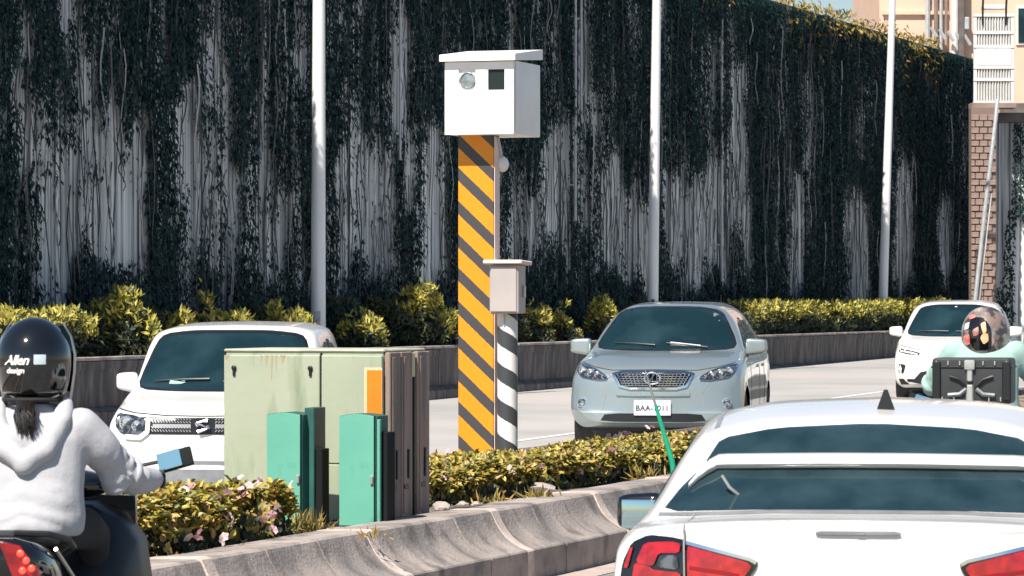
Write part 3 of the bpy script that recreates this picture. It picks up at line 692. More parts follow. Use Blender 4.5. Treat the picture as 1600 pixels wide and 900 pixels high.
# orange sticker, wrapping towards the side
sx0 = -cabW * 28 / 245; b = B(); b.box((sx0 / 2 + .0, -.0285, cabH - .45), (-sx0 - .004, .003, .66)); st = b.o('sticker', M['sticker_rim'], d2)
b = B(); b.box((sx0 / 2 + .008, -.0305, cabH - .40), (-sx0 - .024, .003, .53)); b.o('sticker_print', M['sticker'], st)
for px, l, w_ in ((430, .15, .016), (422, .07, .02), (437, .10, .012), (360, .03, .03), (447, .05, .03), (414, .04, .012)):
    x = -cabW * (600 - px) / 245; z_0 = cabH - .046; b = B(); pts_ = [(x - w_ * .6, z_0), (x - w_ * .42, z_0 - l * .25), (x - w_ * .3, z_0 - l * .55), (x - w_ * .1, z_0 - l), (x + w_ * .08, z_0 - l * .96), (x + w_ * .26, z_0 - l * .5), (x + w_ * .5, z_0 - l * .2), (x + w_ * .7, z_0)]
    b.rings([[Vector((u, -.027, v)) for u, v in pts_], [Vector((u, -.0284, v)) for u, v in pts_]]); b.o('rust_stain', M['rust'], d1)
# brown right side: three ribbed panels with a dark gap
for k, (y0, y1, m) in enumerate(((.0, .21, 'brown_steel'), (.215, .43, 'brown_steel'), (.52, .76, 'brown_steel'))):
    b = B(); b.box((.018, (y0 + y1) / 2 + .004, cabH / 2), (.04, y1 - y0 - .012, cabH - .05), .005); sp = b.o('side_panel', M[m], cab)
    for q in range(1):
        b = B(); b.box((.041, y0 + .06 + .09 * q, cabH * .5 + .02 * q), (.010, .045, cabH * .9), .003); b.o('rib', M['brown_steel'], sp)
    b = B(); b.box((.043, (y0 + y1) / 2 + .02, cabH * .33), (.014, .03, .18), .004); b.box((.043, (y0 + y1) / 2 - .03, cabH * .2), (.012, .08, .03), .004); b.o('hinge', M['black'], sp)
b = B(); b.box((.01, .475, cabH * .42), (.02, .085, cabH * .82)); b.o('gap', M['dark_slot'], cab)
b = B(); b.box((.012, .475, cabH * .9), (.03, .07, cabH * .14), .003); b.o('gap_strip', mat('cream_strip', (.55, .53, .33), .6), cab)
b = B(); b.box((-cabW / 2 + .02, cabD / 2 - .1, -.03), (cabW + .12, cabD + .35, .08), .015); b.o('plinth', M['concrete_pad'], cab)

# two turquoise pedestal cabinets in front of it
def pedestal(px0, px1, py_top, py_base, label, side):
    f0 = P(px0, py_base, .41); f1x = (px1 - 800) / FPX * f0.y; w = (f1x - f0.x) / math.cos(BYAW); h = (py_base - py_top) / FPX * f0.y
    t = thing('pedestal_cabinet', label, 'cabinet', f0, BYAW, 'small turquoise cabinets')
    D = .22
    prof_ = [(0, 0), (w, 0), (w, h - .012), (w * .75, h - .002), (w * .5, h + .004), (w * .25, h), (0, h - .012)]
    b = B(); b.rings([[Vector((x, .02, z)) for x, z in prof_], [Vector((x, D, z)) for x, z in prof_]]); b.o('body', M['teal_shaded'], t, 25)
    b = B(); b.rings([[Vector((x * .94 + w * .03, -.005, z * .98 + .01)) for x, z in prof_], [Vector((x * .97 + w * .015, .019, z * .99 + .005)) for x, z in prof_]]); dr = b.o('door', M['teal'], t, 25)
    b = B(); b.box((w * .965, .008, h / 2), (.006, .03, h - .02)); b.o('seam', M['dark_slot'], t)
    b = B(); b.box((w * .90, -.012, h * .42), (.018, .016, .05), .003); b.o('lock', M['steel_light'], dr)
    if side:
        b = B(); b.box((w + .028, .13, h * .42), (.05, .14, h * .84), .004); b.o('side_box', M['dark_slot'], t)
        b = B(); b.box((w + .010, .03, h * .48), (.02, .03, h * .95), .003); b.o('side_flange', M['teal'], t)
pedestal(416, 473, 645, 822, 'left turquoise pedestal cabinet, half hidden by the flowering hedge', False)
pedestal(529, 588, 647, 823, 'right turquoise pedestal cabinet at the cabinet corner', True)
t0 = P(473, 822, .41)
b = B(); b.box((0, 0, 0), (1, 1, 1)); bpy.data.objects.remove(b.o('tmp', M['black']))
t = thing('pedestal_shaded_side', 'narrow dark turquoise stepped panel painted as the shaded side of the left turquoise cabinet', 'panel', t0, BYAW)
b = B(); b.box((.035, .12, .36), (.062, .2, .72), .004); b.o('panel', M['teal_shaded'], t)  # carries the shaded right side of the left pedestal in its colour
b = B(); b.box((.09, .1, .235), (.046, .12, .47), .004); b.o('step_panel', M['dark_slot'], t)
# concrete pad
b = B(); b.box((0, 0, 0), (1.5, 1.5, .06), .02); pad = b.o('cabinet_pad', M['concrete_pad']); pad.location = fr_corner + ax * -.4 + ay * .25 + Vector((0, 0, -.035)); pad.rotation_euler = (0, 0, BYAW)
tag(pad, 'rough concrete pad under the green and turquoise cabinets', 'pad')

# ------------------------------------------------------------------ flowering hedges on the median
fl = B()
for k in range(5):
    a = k * 2 * math.pi / 5; c_, s_2 = math.cos(a), math.sin(a)
    fl.face([(0, 0, 0), (.02 * c_ - .017 * s_2, .02 * s_2 + .017 * c_, .008), (.034 * c_, .034 * s_2, .004), (.02 * c_ + .017 * s_2, .02 * s_2 - .017 * c_, .008)])
flower_me = fl.mesh('flower', 0)
flower_me.materials.append(M['petal']); flower2 = flower_me.copy(); flower2.materials.clear(); flower2.materials.append(M['petal2'])
def hedge(name_label, s0, s1, of, ob, zb, h, n, seed, flowers, taper=None):
    g = np.random.default_rng(seed); base = K((s0 + s1) / 2, (of + ob) / 2, zb); t = thing('flowering_hedge', name_label, 'hedge', base, 0, 'flowering hedges on the median')
    s = g.uniform(s0, s1, n); v = g.random(n); o_ = of + (ob - of) * v
    if taper: o_ = o_ + taper * (s - s0) / (s1 - s0)
    edge = np.minimum(np.minimum(v, 1 - v) / .14, np.minimum(s - s0, s1 - s) / .16); edge = np.clip(edge, 0, 1) ** .5
    top = h * (.55 + .45 * edge) * (.86 + .36 * vnoise(s * 3.2, o_ * 4 + 20, seed))
    r = g.random(n); z = np.where(r < .55, top * (1 - .18 * g.random(n)), top * g.random(n))
    front = v < .2
    o2 = np.where(front, of + (o_ - of) * .6 + .05 * (vnoise(s * 6, z * 9, seed + 1) - .5), o_)
    p = np.stack([BA.x + BD.x * s + BN.x * o2, BA.y + BD.y * s + BN.y * o2, zb + z], 1) - np.array(base)
    clump = vnoise(s * 8, (o2 + 30) * 8 + z * 9, seed + 2) > .27
    p, z, top, front = p[clump], z[clump], top[clump], front[clump]; m_ = len(p)
    out = np.where((z > .75 * top)[:, None], [[0, -.25, 1.0]], [[.4, -.9, .35]])
    dr = np.array([.1, -.35, .95]) + g.normal(0, .45, p.shape)
    ln = .042 + .034 * g.random(m_)
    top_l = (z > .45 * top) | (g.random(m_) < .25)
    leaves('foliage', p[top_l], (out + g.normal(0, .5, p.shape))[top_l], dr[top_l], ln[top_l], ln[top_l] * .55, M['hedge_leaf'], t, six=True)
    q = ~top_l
    leaves('lower_foliage', p[q], (out + g.normal(0, .5, p.shape))[q], dr[q], ln[q], ln[q] * .55, M['dull_leaf'], t, six=True)  # darker palette for most leaves in the lower part
    b = B()
    for k in range(int((s1 - s0) * 16)):
        a = g.uniform(s0 + .05, s1 - .05); oo = g.uniform(ob, of) + (taper or 0) * (a - s0) / (s1 - s0)
        r0 = K(a, oo, zb - .04) - base; hq = h * g.uniform(.5, .9)
        b.tube([r0, r0 + Vector((g.uniform(-.03, .03), g.uniform(-.03, .03), hq * .5)), r0 + Vector((g.uniform(-.09, .09), g.uniform(-.09, .09), hq))], [.008, .006, .003], 4)
    b.o('stem', M['twig'], t)['kind'] = 'stuff'
    for (px, py) in flowers:
        # sits just proud of the leaves, on the front or the top of the hedge
        best = None
        for oo in np.linspace(of, ob, 14):
            sx = ks(px, oo); w0 = K(sx, oo, 0); zf = CAMZ - (py - HORIZON) / FPX * w0.y
            lim = zb + h * 1.0
            if zf <= lim and zf > zb: best = (sx, oo + .03, zf); break
        if best is None: best = (ks(px, ob), ob, zb + h)
        c = K(*best) - base
        for j in range(g.integers(2, 5)):
            o = link('flower', flower_me if (j + px) % 3 else flower2, None, t); o.location = c + Vector(g.normal(0, .022, 3)) + Vector((.02, -.06, .02)); sc = g.uniform(.7, 1.1); o.scale = (sc, sc, sc)
            o.rotation_euler = (R(g.uniform(20, 80)), R(g.uniform(-30, 30)), g.uniform(0, 6))
hedge('flowering hedge in front of the green cabinet beside the scooter', ks(205, -.36), ks(462, -.36), -.36, -1.25, .375, .335, 17000, 51,
      [(280, 770), (365, 763), (337, 780), (392, 757), (368, 772), (346, 815), (410, 822), (415, 800), (330, 845), (300, 838), (440, 760)])
hedge('longer flowering hedge around the foot of the striped camera column', ks(672, -.85), ks(1130, -.85), -.85, -1.75, .365, .23, 38000, 52,
      [(703, 706), (765, 728), (792, 740), (828, 738), (908, 712), (920, 724), (963, 738), (966, 674), (980, 672), (955, 670), (1014, 672), (670, 742), (944, 711), (898, 735), (740, 720)], taper=.3)
# weeds at the kerb
def weed(px, py, label, seed, n=60, h=.12):
    g = np.random.default_rng(seed); base = P(px, py, .40); t = thing('weed', label, 'weed', base, 0, 'weeds on the median')
    p = np.stack([g.normal(0, .07, n), g.normal(0, .07, n), g.random(n) * h * .4], 1); leaves('blades', p, g.normal(0, 1, p.shape) + [0, -1, .3], np.array([0, 0, 1.]) + g.normal(0, .5, p.shape), h * (.5 + g.random(n)), .014, M['dry_leaf'], t)['kind'] = 'stuff'
weed(478, 838, 'tuft of grass at the right end of the left hedge', 61, 120); weed(590, 845, 'low weeds on the barrier edge by the turquoise cabinets', 62, 20, .06)
weed(830, 786, 'grass tuft on the barrier edge below the striped column', 63, 70, .09); weed(770, 792, 'small grass tuft left of the pale rubble', 64, 40, .08)
weed(1010, 752, 'grass tuft beside the car window pillar', 65, 60, .1)
# rubble
def rock(px, py, r, label, seed, m='stone'):
    g = random.Random(seed); b = B(); t = bmesh.new(); bmesh.ops.create_icosphere(t, subdivisions=2, radius=1)
    for v in t.verts: v.co = Vector((v.co.x * r * 1.3, v.co.y * r, v.co.z * r * .6)) * (1 + .5 * noise.noise(v.co * 1.3 + Vector((seed, 0, 0))))
    b._merge(t); o = b.o('rubble_stone', M[m], None, 25); o.location = P(px, py, .40); o.rotation_euler = (0, 0, g.uniform(0, 6)); tag(o, label, 'stone', 'rubble on the median')
rock(848, 768, .11, 'largest pale rubble block in a gap of the hedge', 3); rock(868, 772, .06, 'dark stone right of the pale rubble block', 5, 'planter')
rock(690, 792, .06, 'flat stone beside the brown cabinet side', 6); rock(722, 790, .045, 'second flat stone right of the cabinet', 7); rock(745, 789, .04, 'third small stone right of the cabinet', 8); rock(782, 788, .05, 'rounded stone by the barrier joint', 9)
for i, (px, py) in enumerate(((718, 793), (755, 791))):
    b = B(); b.box((0, 0, 0), (.14, .05, .03), .008); o = b.o('dark_brick_fragment', M['ledge']); o.location = P(px, py, .41); o.rotation_euler = (0, 0, BYAW + .9); tag(o, ('left', 'right')[i] + ' dark brick fragment lying on the soil beside the barrier', 'brick', 'brick fragments')

# ------------------------------------------------------------------ green stake leaning out of the hedge
a = P(1050, 722, .42); a = PY(1050, 720, 28.0); c = PY(1008, 578, 28.0)
t = thing('marker_stake', 'thin green stake with a bare grey tip leaning out of the hedge', 'stake', a)
b = B(); b.tube([Vector((.03, 0, -.25)), (0, 0, 0), (c - a) * .45, (c - a) * .62], [.02, .02, .015, .011], 10); b.o('rod', M['stake'], t)
b = B(); b.tube([(c - a) * .615, (c - a) * .8, c - a], [.010, .009, .003], 8); b.o('bare_tip', M['stake_tip'], t)
# ------------------------------------------------------------------ cars: lofted bodies, features laid on the surface
def pchip(t, y, tn):
    t = np.asarray(t, float); y = np.asarray(y, float); h = np.diff(t); dl = np.diff(y) / h; n = len(t); d = np.zeros(n)
    for i in range(1, n - 1):
        if dl[i - 1] * dl[i] > 0:
            w1 = 2 * h[i] + h[i - 1]; w2 = h[i] + 2 * h[i - 1]; d[i] = (w1 + w2) / (w1 / dl[i - 1] + w2 / dl[i])
    d[0] = dl[0]; d[-1] = dl[-1]
    k = np.clip(np.searchsorted(t, tn, 'right') - 1, 0, n - 2); x = (tn - t[k]) / h[k]; hk = h[k]
    return (2 * x**3 - 3 * x**2 + 1) * y[k] + (x**3 - 2 * x**2 + x) * hk * d[k] + (-2 * x**3 + 3 * x**2) * y[k + 1] + (x**3 - x**2) * hk * d[k + 1]

def car_body(st, wheels, wr, paint, parent, nu=8, nv=6):
    """st: stations, each 9 points (x, y, z) from the bottom centre to the top centre, right half"""
    A = np.array(st, float); ns = len(A); t = np.concatenate([[0], np.cumsum(np.maximum(.06, np.abs(np.diff(A[:, :, 1].mean(1)))))])
    tn = np.concatenate([np.linspace(t[i], t[i + 1], nu, endpoint=False) for i in range(ns - 1)] + [[t[-1]]])
    G = np.stack([[pchip(t, A[:, j, c], tn) for c in range(3)] for j in range(9)])            # 9,3,T
    G = G.transpose(2, 0, 1)
    jn = np.concatenate([np.linspace(j, j + 1, nv, endpoint=False) for j in range(8)] + [[8.0]])
    rows = []
    for k in range(len(tn)):
        ch = np.concatenate([[0], np.cumsum(np.linalg.norm(np.diff(G[k], axis=0), axis=1) + 1e-4)])
        tt = np.interp(jn, np.arange(9), ch); rows.append(np.stack([pchip(ch, G[k][:, c], tt) for c in range(3)], 1))
    rows = np.array(rows)                                                                     # T,J,3
    T, Jn, _ = rows.shape; bm = bmesh.new()
    def vrow(r):
        right = [bm.verts.new(p) for p in r]; left = [right[0]] + [bm.verts.new((-p[0], p[1], p[2])) for p in r[1:-1]] + [right[-1]]
        return right, left
    vr = [vrow(r) for r in rows]
    for k in range(T - 1):
        for side in (0, 1):
            for j in range(Jn - 1):
                q = [vr[k][side][j], vr[k][side][j + 1], vr[k + 1][side][j + 1], vr[k + 1][side][j]]
                if len(set(q)) == 4: bm.faces.new(q if side else q[::-1])
    # rounded end caps
    for k in (0, T - 1):
        rgt, lft = vr[k]; nf = 12; r = rows[k]; prev = None
        for j in range(Jn):
            xj, yj, zj = r[j]; yc = np.interp(zj, [r[0][2], r[-1][2]], [r[0][1], r[-1][1]])
            if j in (0, Jn - 1): cur = [rgt[j]] * (nf + 1)
            else:
                cur = [lft[j]]
                for i in range(1, nf):
                    f = -1 + 2 * i / nf; cur.append(bm.verts.new((f * xj, yc + (yj - yc) * abs(f) ** 2.4, zj + (0 if abs(f) == 1 else 0))))
                cur.append(rgt[j])
            if prev:
                for i in range(nf):
                    q = []
                    for v in (prev[i], prev[i + 1], cur[i + 1], cur[i]):
                        if v not in q: q.append(v)
                    if len(q) >= 3:
                        try: bm.faces.new(q)
                        except ValueError: pass
            prev = cur
    bmesh.ops.recalc_face_normals(bm, faces=bm.faces)
    full = BVHTree.FromBMesh(bm)
    # wheel arches cut clean to a circle
    for wy in wheels:
        rr = wr + .055; kill = []
        for f in bm.faces:
            c = f.calc_center_median()
            if abs(c.x) > .5 and all(math.hypot(v.co.y - wy, v.co.z - wr) < rr for v in f.verts): kill.append(f)
        bmesh.ops.delete(bm, geom=kill, context='FACES')
        for v in bm.verts:
            d = math.hypot(v.co.y - wy, v.co.z - wr)
            if abs(v.co.x) > .5 and d < rr and v.link_faces and d > 1e-4:
                v.co.y = wy + (v.co.y - wy) / d * rr; v.co.z = wr + (v.co.z - wr) / d * rr
    bmesh.ops.delete(bm, geom=[v for v in bm.verts if not v.link_faces], context='VERTS')
    b = B(); b.bm.free(); b.bm = bm
    o = b.o('body', paint, parent, 50, recalc=False)
    for wy in wheels:
        for sx in (-1, 1):
            w = B(); w.lathe([(wr + .07, 0), (wr + .07, .34), (.02, .345)], 24, Matrix.Translation((sx * (max(A[:, 3, 0]) - .03), wy, wr)) @ Matrix.Rotation(R(-90 * sx), 4, 'Y'), cap=False)
            w.o('wheel_well', M['black'], parent)
    return full

AX = {'front': (Vector((0, 1, 0)), lambda u, v: Vector((u, -3, v))), 'back': (Vector((0, -1, 0)), lambda u, v: Vector((u, 9, v))),
      'right': (Vector((-1, 0, 0)), lambda u, v: Vector((3, u, v))), 'left': (Vector((1, 0, 0)), lambda u, v: Vector((-3, u, v))),
      'top': (Vector((0, 0, -1)), lambda u, v: Vector((u, v, 4)))}
def hit(bvh, ax, u, v):
    d, f = AX[ax]; p, nrm, _, _ = bvh.ray_cast(f(u, v), d)
    return p, nrm
def clip_cell(poly, x0, x1, y0, y1):
    for axis, lim, keep in ((0, x0, 1), (0, x1, -1), (1, y0, 1), (1, y1, -1)):
        out = []
        for i in range(len(poly)):
            a, c = poly[i], poly[(i + 1) % len(poly)]; ia = keep * (a[axis] - lim) >= -1e-9; ic = keep * (c[axis] - lim) >= -1e-9
            if ia: out.append(a)
            if ia != ic:
                q = (lim - a[axis]) / (c[axis] - a[axis]); out.append((a[0] + (c[0] - a[0]) * q, a[1] + (c[1] - a[1]) * q))
        poly = out
        if len(poly) < 3: return []
    return poly
def rnd_poly(poly, r=2, c1=.14):
    for _ in range(r):
        q = []
        for i in range(len(poly)):
            a, c = poly[i], poly[(i + 1) % len(poly)]; q += [(a[0] * (1 - c1) + c[0] * c1, a[1] * (1 - c1) + c[1] * c1), (a[0] * c1 + c[0] * (1 - c1), a[1] * c1 + c[1] * (1 - c1))]
        poly = q; c1 = .22
    return poly
def patch(bvh, poly, ax, off, m, name, parent, cell=.045, rnd=0, skirt=.02, sm=40):
    if rnd: poly = rnd_poly(poly, rnd)
    d = AX[ax][0]; xs = [p[0] for p in poly]; ys = [p[1] for p in poly]; bm = bmesh.new(); vm = {}
    def vert(u, v):
        k = (round(u, 5), round(v, 5))
        if k not in vm:
            p, _ = hit(bvh, ax, u, v)
            vm[k] = None if p is None else bm.verts.new(p - d * off)
        return vm[k]
    nx = max(1, math.ceil((max(xs) - min(xs)) / cell)); ny = max(1, math.ceil((max(ys) - min(ys)) / cell))
    gx = [min(xs) + (max(xs) - min(xs)) * i / nx for i in range(nx + 1)]; gy = [min(ys) + (max(ys) - min(ys)) * i / ny for i in range(ny + 1)]
    for i in range(nx):
        for j in range(ny):
            c = clip_cell(poly, gx[i], gx[i + 1], gy[j], gy[j + 1])
            vv = []
            for u, v in c:
                q = vert(u, v)
                if q is not None and q not in vv: vv.append(q)
            if len(vv) >= 3:
                try: bm.faces.new(vv)
                except ValueError: pass
    bmesh.ops.remove_doubles(bm, verts=bm.verts, dist=.0004)
    for f in bm.faces:
        f.normal_update()
        if f.normal.dot(d) > 0: f.normal_flip()
    if skirt:
        ed = [e for e in bm.edges if e.is_boundary]; r = bmesh.ops.extrude_edge_only(bm, edges=ed)
        for v in r['geom']:
            if isinstance(v, bmesh.types.BMVert): v.co += d * (off + skirt)
    b = B(); b.bm.free(); b.bm = bm; return b.o(name, m, parent, sm, recalc=False)
def ribbon(bvh, pts, ax, w, off, m, name, parent, n=10):
    """thin strip following the surface along a polyline of the projection plane"""
    q = []
    for a, c in zip(pts, pts[1:]):
        for i in range(n): q.append((a[0] + (c[0] - a[0]) * i / n, a[1] + (c[1] - a[1]) * i / n))
    q.append(pts[-1]); d = AX[ax][0]; b = B(); rows = []
    for i, p in enumerate(q):
        a, c = q[max(0, i - 1)], q[min(len(q) - 1, i + 1)]; tx, ty = c[0] - a[0], c[1] - a[1]; l = math.hypot(tx, ty) or 1
        h1, _ = hit(bvh, ax, p[0] - ty / l * w / 2, p[1] + tx / l * w / 2); h2, _ = hit(bvh, ax, p[0] + ty / l * w / 2, p[1] - tx / l * w / 2)
        if h1 is None or h2 is None: continue
        rows.append([h1 - d * off, h2 - d * off, h2 + d * .004, h1 + d * .004])
    if len(rows) > 1: b.rings(rows)
    return b.o(name, m, parent, 40)
def mir(poly): return [(-x, z) for x, z in poly][::-1]
def wheel(parent, x, y, r, sx, spokes=5):
    Mw = Matrix.Translation((x, y, r)) @ Matrix.Rotation(R(90 * sx), 4, 'Y')
    b = B(); b.lathe([(r * .66, -.10), (r * .92, -.105), (r, -.07), (r, .07), (r * .92, .105), (r * .66, .10)], 32, Mw); ty = b.o('wheel', M['rubber'], parent)
    b = B(); b.lathe([(r * .67, -.08), (r * .67, .095), (r * .62, .1), (r * .58, .05), (r * .2, .045), (r * .16, .07), (.005, .075)], 32, Mw, cap=False)
    for k in range(spokes):
        b.box(Mw @ Matrix.Rotation(2 * math.pi * k / spokes, 4, 'Z') @ Vector((r * .38, 0, .07)), (r * .5, .06, .035), .008, rot=(Mw @ Matrix.Rotation(2 * math.pi * k / spokes, 4, 'Z')).to_3x3().to_4x4())
    b.o('rim', M['alloy'], ty)
def lamp_cup(parent, bvh, x, z, r, m='chrome', ax='front', name='reflector'):
    p, nrm = hit(bvh, ax, x, z)
    if p is None: return
    q = -AX[ax][0]; Mx = Matrix.Translation(p + q * .014) @ q.to_track_quat('Z', 'Y').to_matrix().to_4x4()
    b = B(); b.lathe([(r, -.03), (r, .006), (r * .82, .009), (r * .7, -.006), (r * .3, -.01), (.003, -.004)], 18, Mx); return b.o(name, M[m], parent)
def car_mirror(parent, x, y, z, sx, paint, glass_side, w=.2, h=.15):
    t = B(); t.box((0, 0, 0), (w, .13, h), .055, seg=4)
    for v in t.bm.verts:
        k = sx * v.co.x / w + .5; v.co.z = v.co.z * (1 - .28 * k * k) + (.012 * k); v.co.y += .03 * k
        v.co += Vector((x + sx * w / 2, y, z))
    o = t.o('mirror', paint, parent, 60)
    g = B(); g.box((x + sx * w * .5, y + .012 + glass_side * (.061 if glass_side < 0 else .055), z + .003), (w * .76, .022, h * .68), .009, seg=2); g.o('mirror_glass', M['mirror_car'], o)
    s = B(); s.box((x - sx * .01, y - .01, z - h * .42), (.1, .07, .045), .012); s.o('stalk', M['black'], o)

def front_car(p, name, label, cat):
    """upright car seen from the front; local -Y is its nose, origin below the nose"""
    t = thing(name, label, cat, p['loc'], p['yaw']); w = p['w']; zb = p.get('zb', .22); hf, hc, yc, yt, rz, rh, L, bl = (p[k] for k in ('hf', 'hc', 'yc', 'yt', 'rz', 'rh', 'L', 'belt'))
    wt = p.get('roof_drop', .1); nose = p.get('nose', 0.0)
    S = [[(0, .03, zb + .06), (w * .66, .1, zb + .06), (w * .82, .15, zb + .16), (w * .885, .20, .52), (w * .87, .24, hf - .25), (w * .78, .24, hf - .13), (w * .55, .15, hf - .075), (w * .28, .08, hf - .055), (0, .05, hf - .05)],
         [(0, .22, zb), (w * .8, .28, zb), (w * .95, .34, zb + .1), (w * .985, .36, .55), (w * .97, .40, hf - .14), (w * .89, .40, hf - .035), (w * .64, .30, hf), (w * .32, .22, hf + .015), (0, .19, hf + .02)],
         [(0, .85, zb), (w * .86, .85, zb), (w * .98, .85, zb + .1), (w, .85, .58), (w * .985, .85, (hf + hc) / 2 - .13), (w * .93, .85, (hf + hc) / 2 - .02), (w * .68, .82, (hf + hc) / 2 + .035), (w * .34, .8, (hf + hc) / 2 + .055), (0, .78, (hf + hc) / 2 + .06)],
         [(0, yc, zb), (w * .86, yc, zb), (w * .985, yc, zb + .1), (w, yc, .6), (w * .985, yc, bl - .12), (w * .935, yc + .05, bl - .02), (w * .87, yc + .08, hc - .015), (w * .44, yc - .03, hc + .012), (0, yc - .07, hc + .02)],
         [(0, yt, zb), (w * .86, yt, zb), (w * .985, yt, zb + .1), (w, yt, .62), (w * .99, yt, bl - .1), (w * .94, yt, bl), (rh, yt + .10, rz - wt), (rh * .66, yt + .02, rz - .045), (0, yt, rz - .03)]]
    ym = (yt + L) / 2
    S += [[(0, ym, zb), (w * .86, ym, zb), (w * .985, ym, zb + .1), (w, ym, .64), (w * .99, ym, bl - .08), (w * .94, ym, bl + .02), (rh * .99, ym, rz - wt * .72), (rh * .66, ym, rz - .012), (0, ym, rz)]]
    ye = L - .75
    S += [[(0, ye, zb), (w * .86, ye, zb), (w * .98, ye, zb + .1), (w * .99, ye, .66), (w * .98, ye, bl - .06), (w * .93, ye, bl + .05), (rh * .94, ye, rz - wt - .04), (rh * .62, ye, rz - .075), (0, ye, rz - .06)],
          [(0, L - .15, zb + .05), (w * .8, L - .2, zb + .05), (w * .93, L - .25, zb + .15), (w * .95, L - .25, .68), (w * .93, L - .25, bl - .06), (w * .87, L - .3, bl + .02), (rh * .8, L - .42, rz - .36), (rh * .5, L - .4, rz - .3), (0, L - .38, rz - .28)],
          [(0, L, .36), (w * .66, L - .05, .36), (w * .8, L - .08, .48), (w * .84, L - .1, .68), (w * .82, L - .12, .84), (w * .74, L - .12, .94), (w * .5, L - .1, 1.0), (w * .25, L - .08, 1.02), (0, L - .07, 1.03)]]
    paint = p['paint']; wr = p['wr']; wys = (p['wf'], L - .85)
    bvh = car_body(S, wys, wr, paint, t)
    for wy in wys:
        for sx in (-1, 1): wheel(t, sx * (w - .125), wy, wr, sx)
    # glass
    ws = p['screen']; patch(bvh, ws, 'front', .008, M['glass_dark'], 'windscreen', t, .06, rnd=2)
    ribbon(bvh, rnd_poly(ws, 2) + [rnd_poly(ws, 2)[0]], 'front', .022, .009, M['black'], 'windscreen_seal', t, 2)
    sb, stp = bl + .05, rz - wt - .07
    sy = p.get('side', [(yc + .42, sb), (yt + .28, stp), (L - 1.25, stp - .02), (L - .75, sb + .1), (L - .9, sb + .02)])
    for ax in ('right', 'left'):
        patch(bvh, sy, ax, .006, M['glass_dark'], 'side_window', t, .09, rnd=1)
        a = yt + .55; ribbon(bvh, [(a, sb - .02), (a + .02, stp + .02)], ax, .09, .009, M['black'], 'pillar_trim', t)
        for yy in (yc + .32, a + .05, L - 1.55):
            ribbon(bvh, [(yy, zb + .15), (yy + .01, sb - .05)], ax, .008, .0025, M['seam'], 'door_seam', t)
        for yy in (a - .18, L - 1.72): ribbon(bvh, [(yy, bl - .13), (yy + .17, bl - .125)], ax, .03, .02, paint, 'door_handle', t, 3)
    # bonnet shut lines
    hs = [(-w * .90, hf - .06), (-w * .80, hf - .02), (-w * .78, (hf + hc) / 2)]
    for sx in (1, -1): car_mirror(t, sx * (w - .075), yc + .42, bl + .09, sx, paint, 1, p.get('mw', .21), p.get('mh', .16))
    # wipers
    for x0, x1 in ((-.1, -.58), (.48, .02)):
        a, _ = hit(bvh, 'top', x0, yc + .02); c, _ = hit(bvh, 'front', x1, ws[0][1] + .045)
        if a and c:
            b = B(); b.tube([a + Vector((0, -.01, .02)), (a + c) / 2 + Vector((0, -.05, .02)), c + Vector((0, -.03, .01))], [.011, .009, .006], 6); b.o('wiper', M['black'], t)
    b = B(); b.tube([(w * .4, L - .9, rz - .09), (w * .4, L - .85, rz + .08)], .004, 5); b.o('aerial', M['black'], t)
    b = B(); b.box((0, L / 2, zb + .02), (w * 1.5, L - .7, .22), .05); b.o('underbody', M['black'], t)
    return t, bvh

# silver crossover -----------------------------------------------------------------
def plate(t, bvh, x, z, w, h, txt, size, ax='front'):
    p, _ = hit(bvh, ax, x, z); y = p.y - .02
    b = B(); b.box((x, y, z), (w, .015, h), .006); pl_ = b.o('number_plate', M['plate'], t)
    if txt:
        me = text_mesh(txt, size, bold=.002, spacing=1.05); o = link('plate_text', me, M['ink'], pl_); o['kind'] = 'stuff'; o.rotation_euler = (R(90), 0, 0); o.location = (x, y - .0105, z - .004)
RXY = 41.4
rx = dict(loc=((1019 - 800) / FPX * RXY, RXY, far_z(RXY)), yaw=R(-8.5), w=.945, hf=.98, hc=1.15, yc=1.2, yt=2.0, rz=1.70, rh=.625, zb=.33, L=4.75, belt=1.10, wr=.36, wf=.95, roof_drop=.135,
          paint=M['car_silver'], screen=[(-.805, 1.185), (-.575, 1.59), (-.32, 1.635), (.32, 1.635), (.575, 1.59), (.805, 1.185), (.4, 1.165), (-.4, 1.165)], mw=.235, mh=.19)
t, bv = front_car(rx, 'silver_car', 'silver crossover car facing the camera behind the flowering hedge', 'car')
gr = [(-.43, .925), (.43, .925), (.34, .775), (-.34, .775)]
patch(bv, gr, 'front', .006, M['dark_slot'], 'grille', t, .06, rnd=1)
b = B()
for k in range(6):
    z = .79 + k * .025; hw = .34 + .09 * (z - .775) / .15
    for sgn in (-1, 1):
        for i in range(12):
            xa = sgn * (.05 + (hw - .07) * i / 12); xb = sgn * (.05 + (hw - .07) * (i + 1) / 12)
            a, _ = hit(bv, 'front', xa, z); c, _ = hit(bv, 'front', xb, z)
            if a and c: b.tube([a + Vector((0, -.012, 0)), c + Vector((0, -.012, 0))], .0055, 4)
for i in range(-9, 10):
    a, _ = hit(bv, 'front', i * .036, .785); c, _ = hit(bv, 'front', i * .044, .915)
    b.tube([a + Vector((0, -.012, 0)), c + Vector((0, -.012, 0))], .0045, 4)
b.o('grille_bars', M['chrome'], t)
rg = rnd_poly([(-.455, .945), (.455, .945), (.35, .757), (-.35, .757)], 1); ribbon(bv, rg + [rg[0]], 'front', .022, .016, M['chrome'], 'grille_surround', t, 6)
a, _ = hit(bv, 'front', 0, .87); Mx = Matrix.Translation(a + Vector((0, -.02, 0))) @ Matrix.Rotation(R(90), 4, 'X')
b = B()
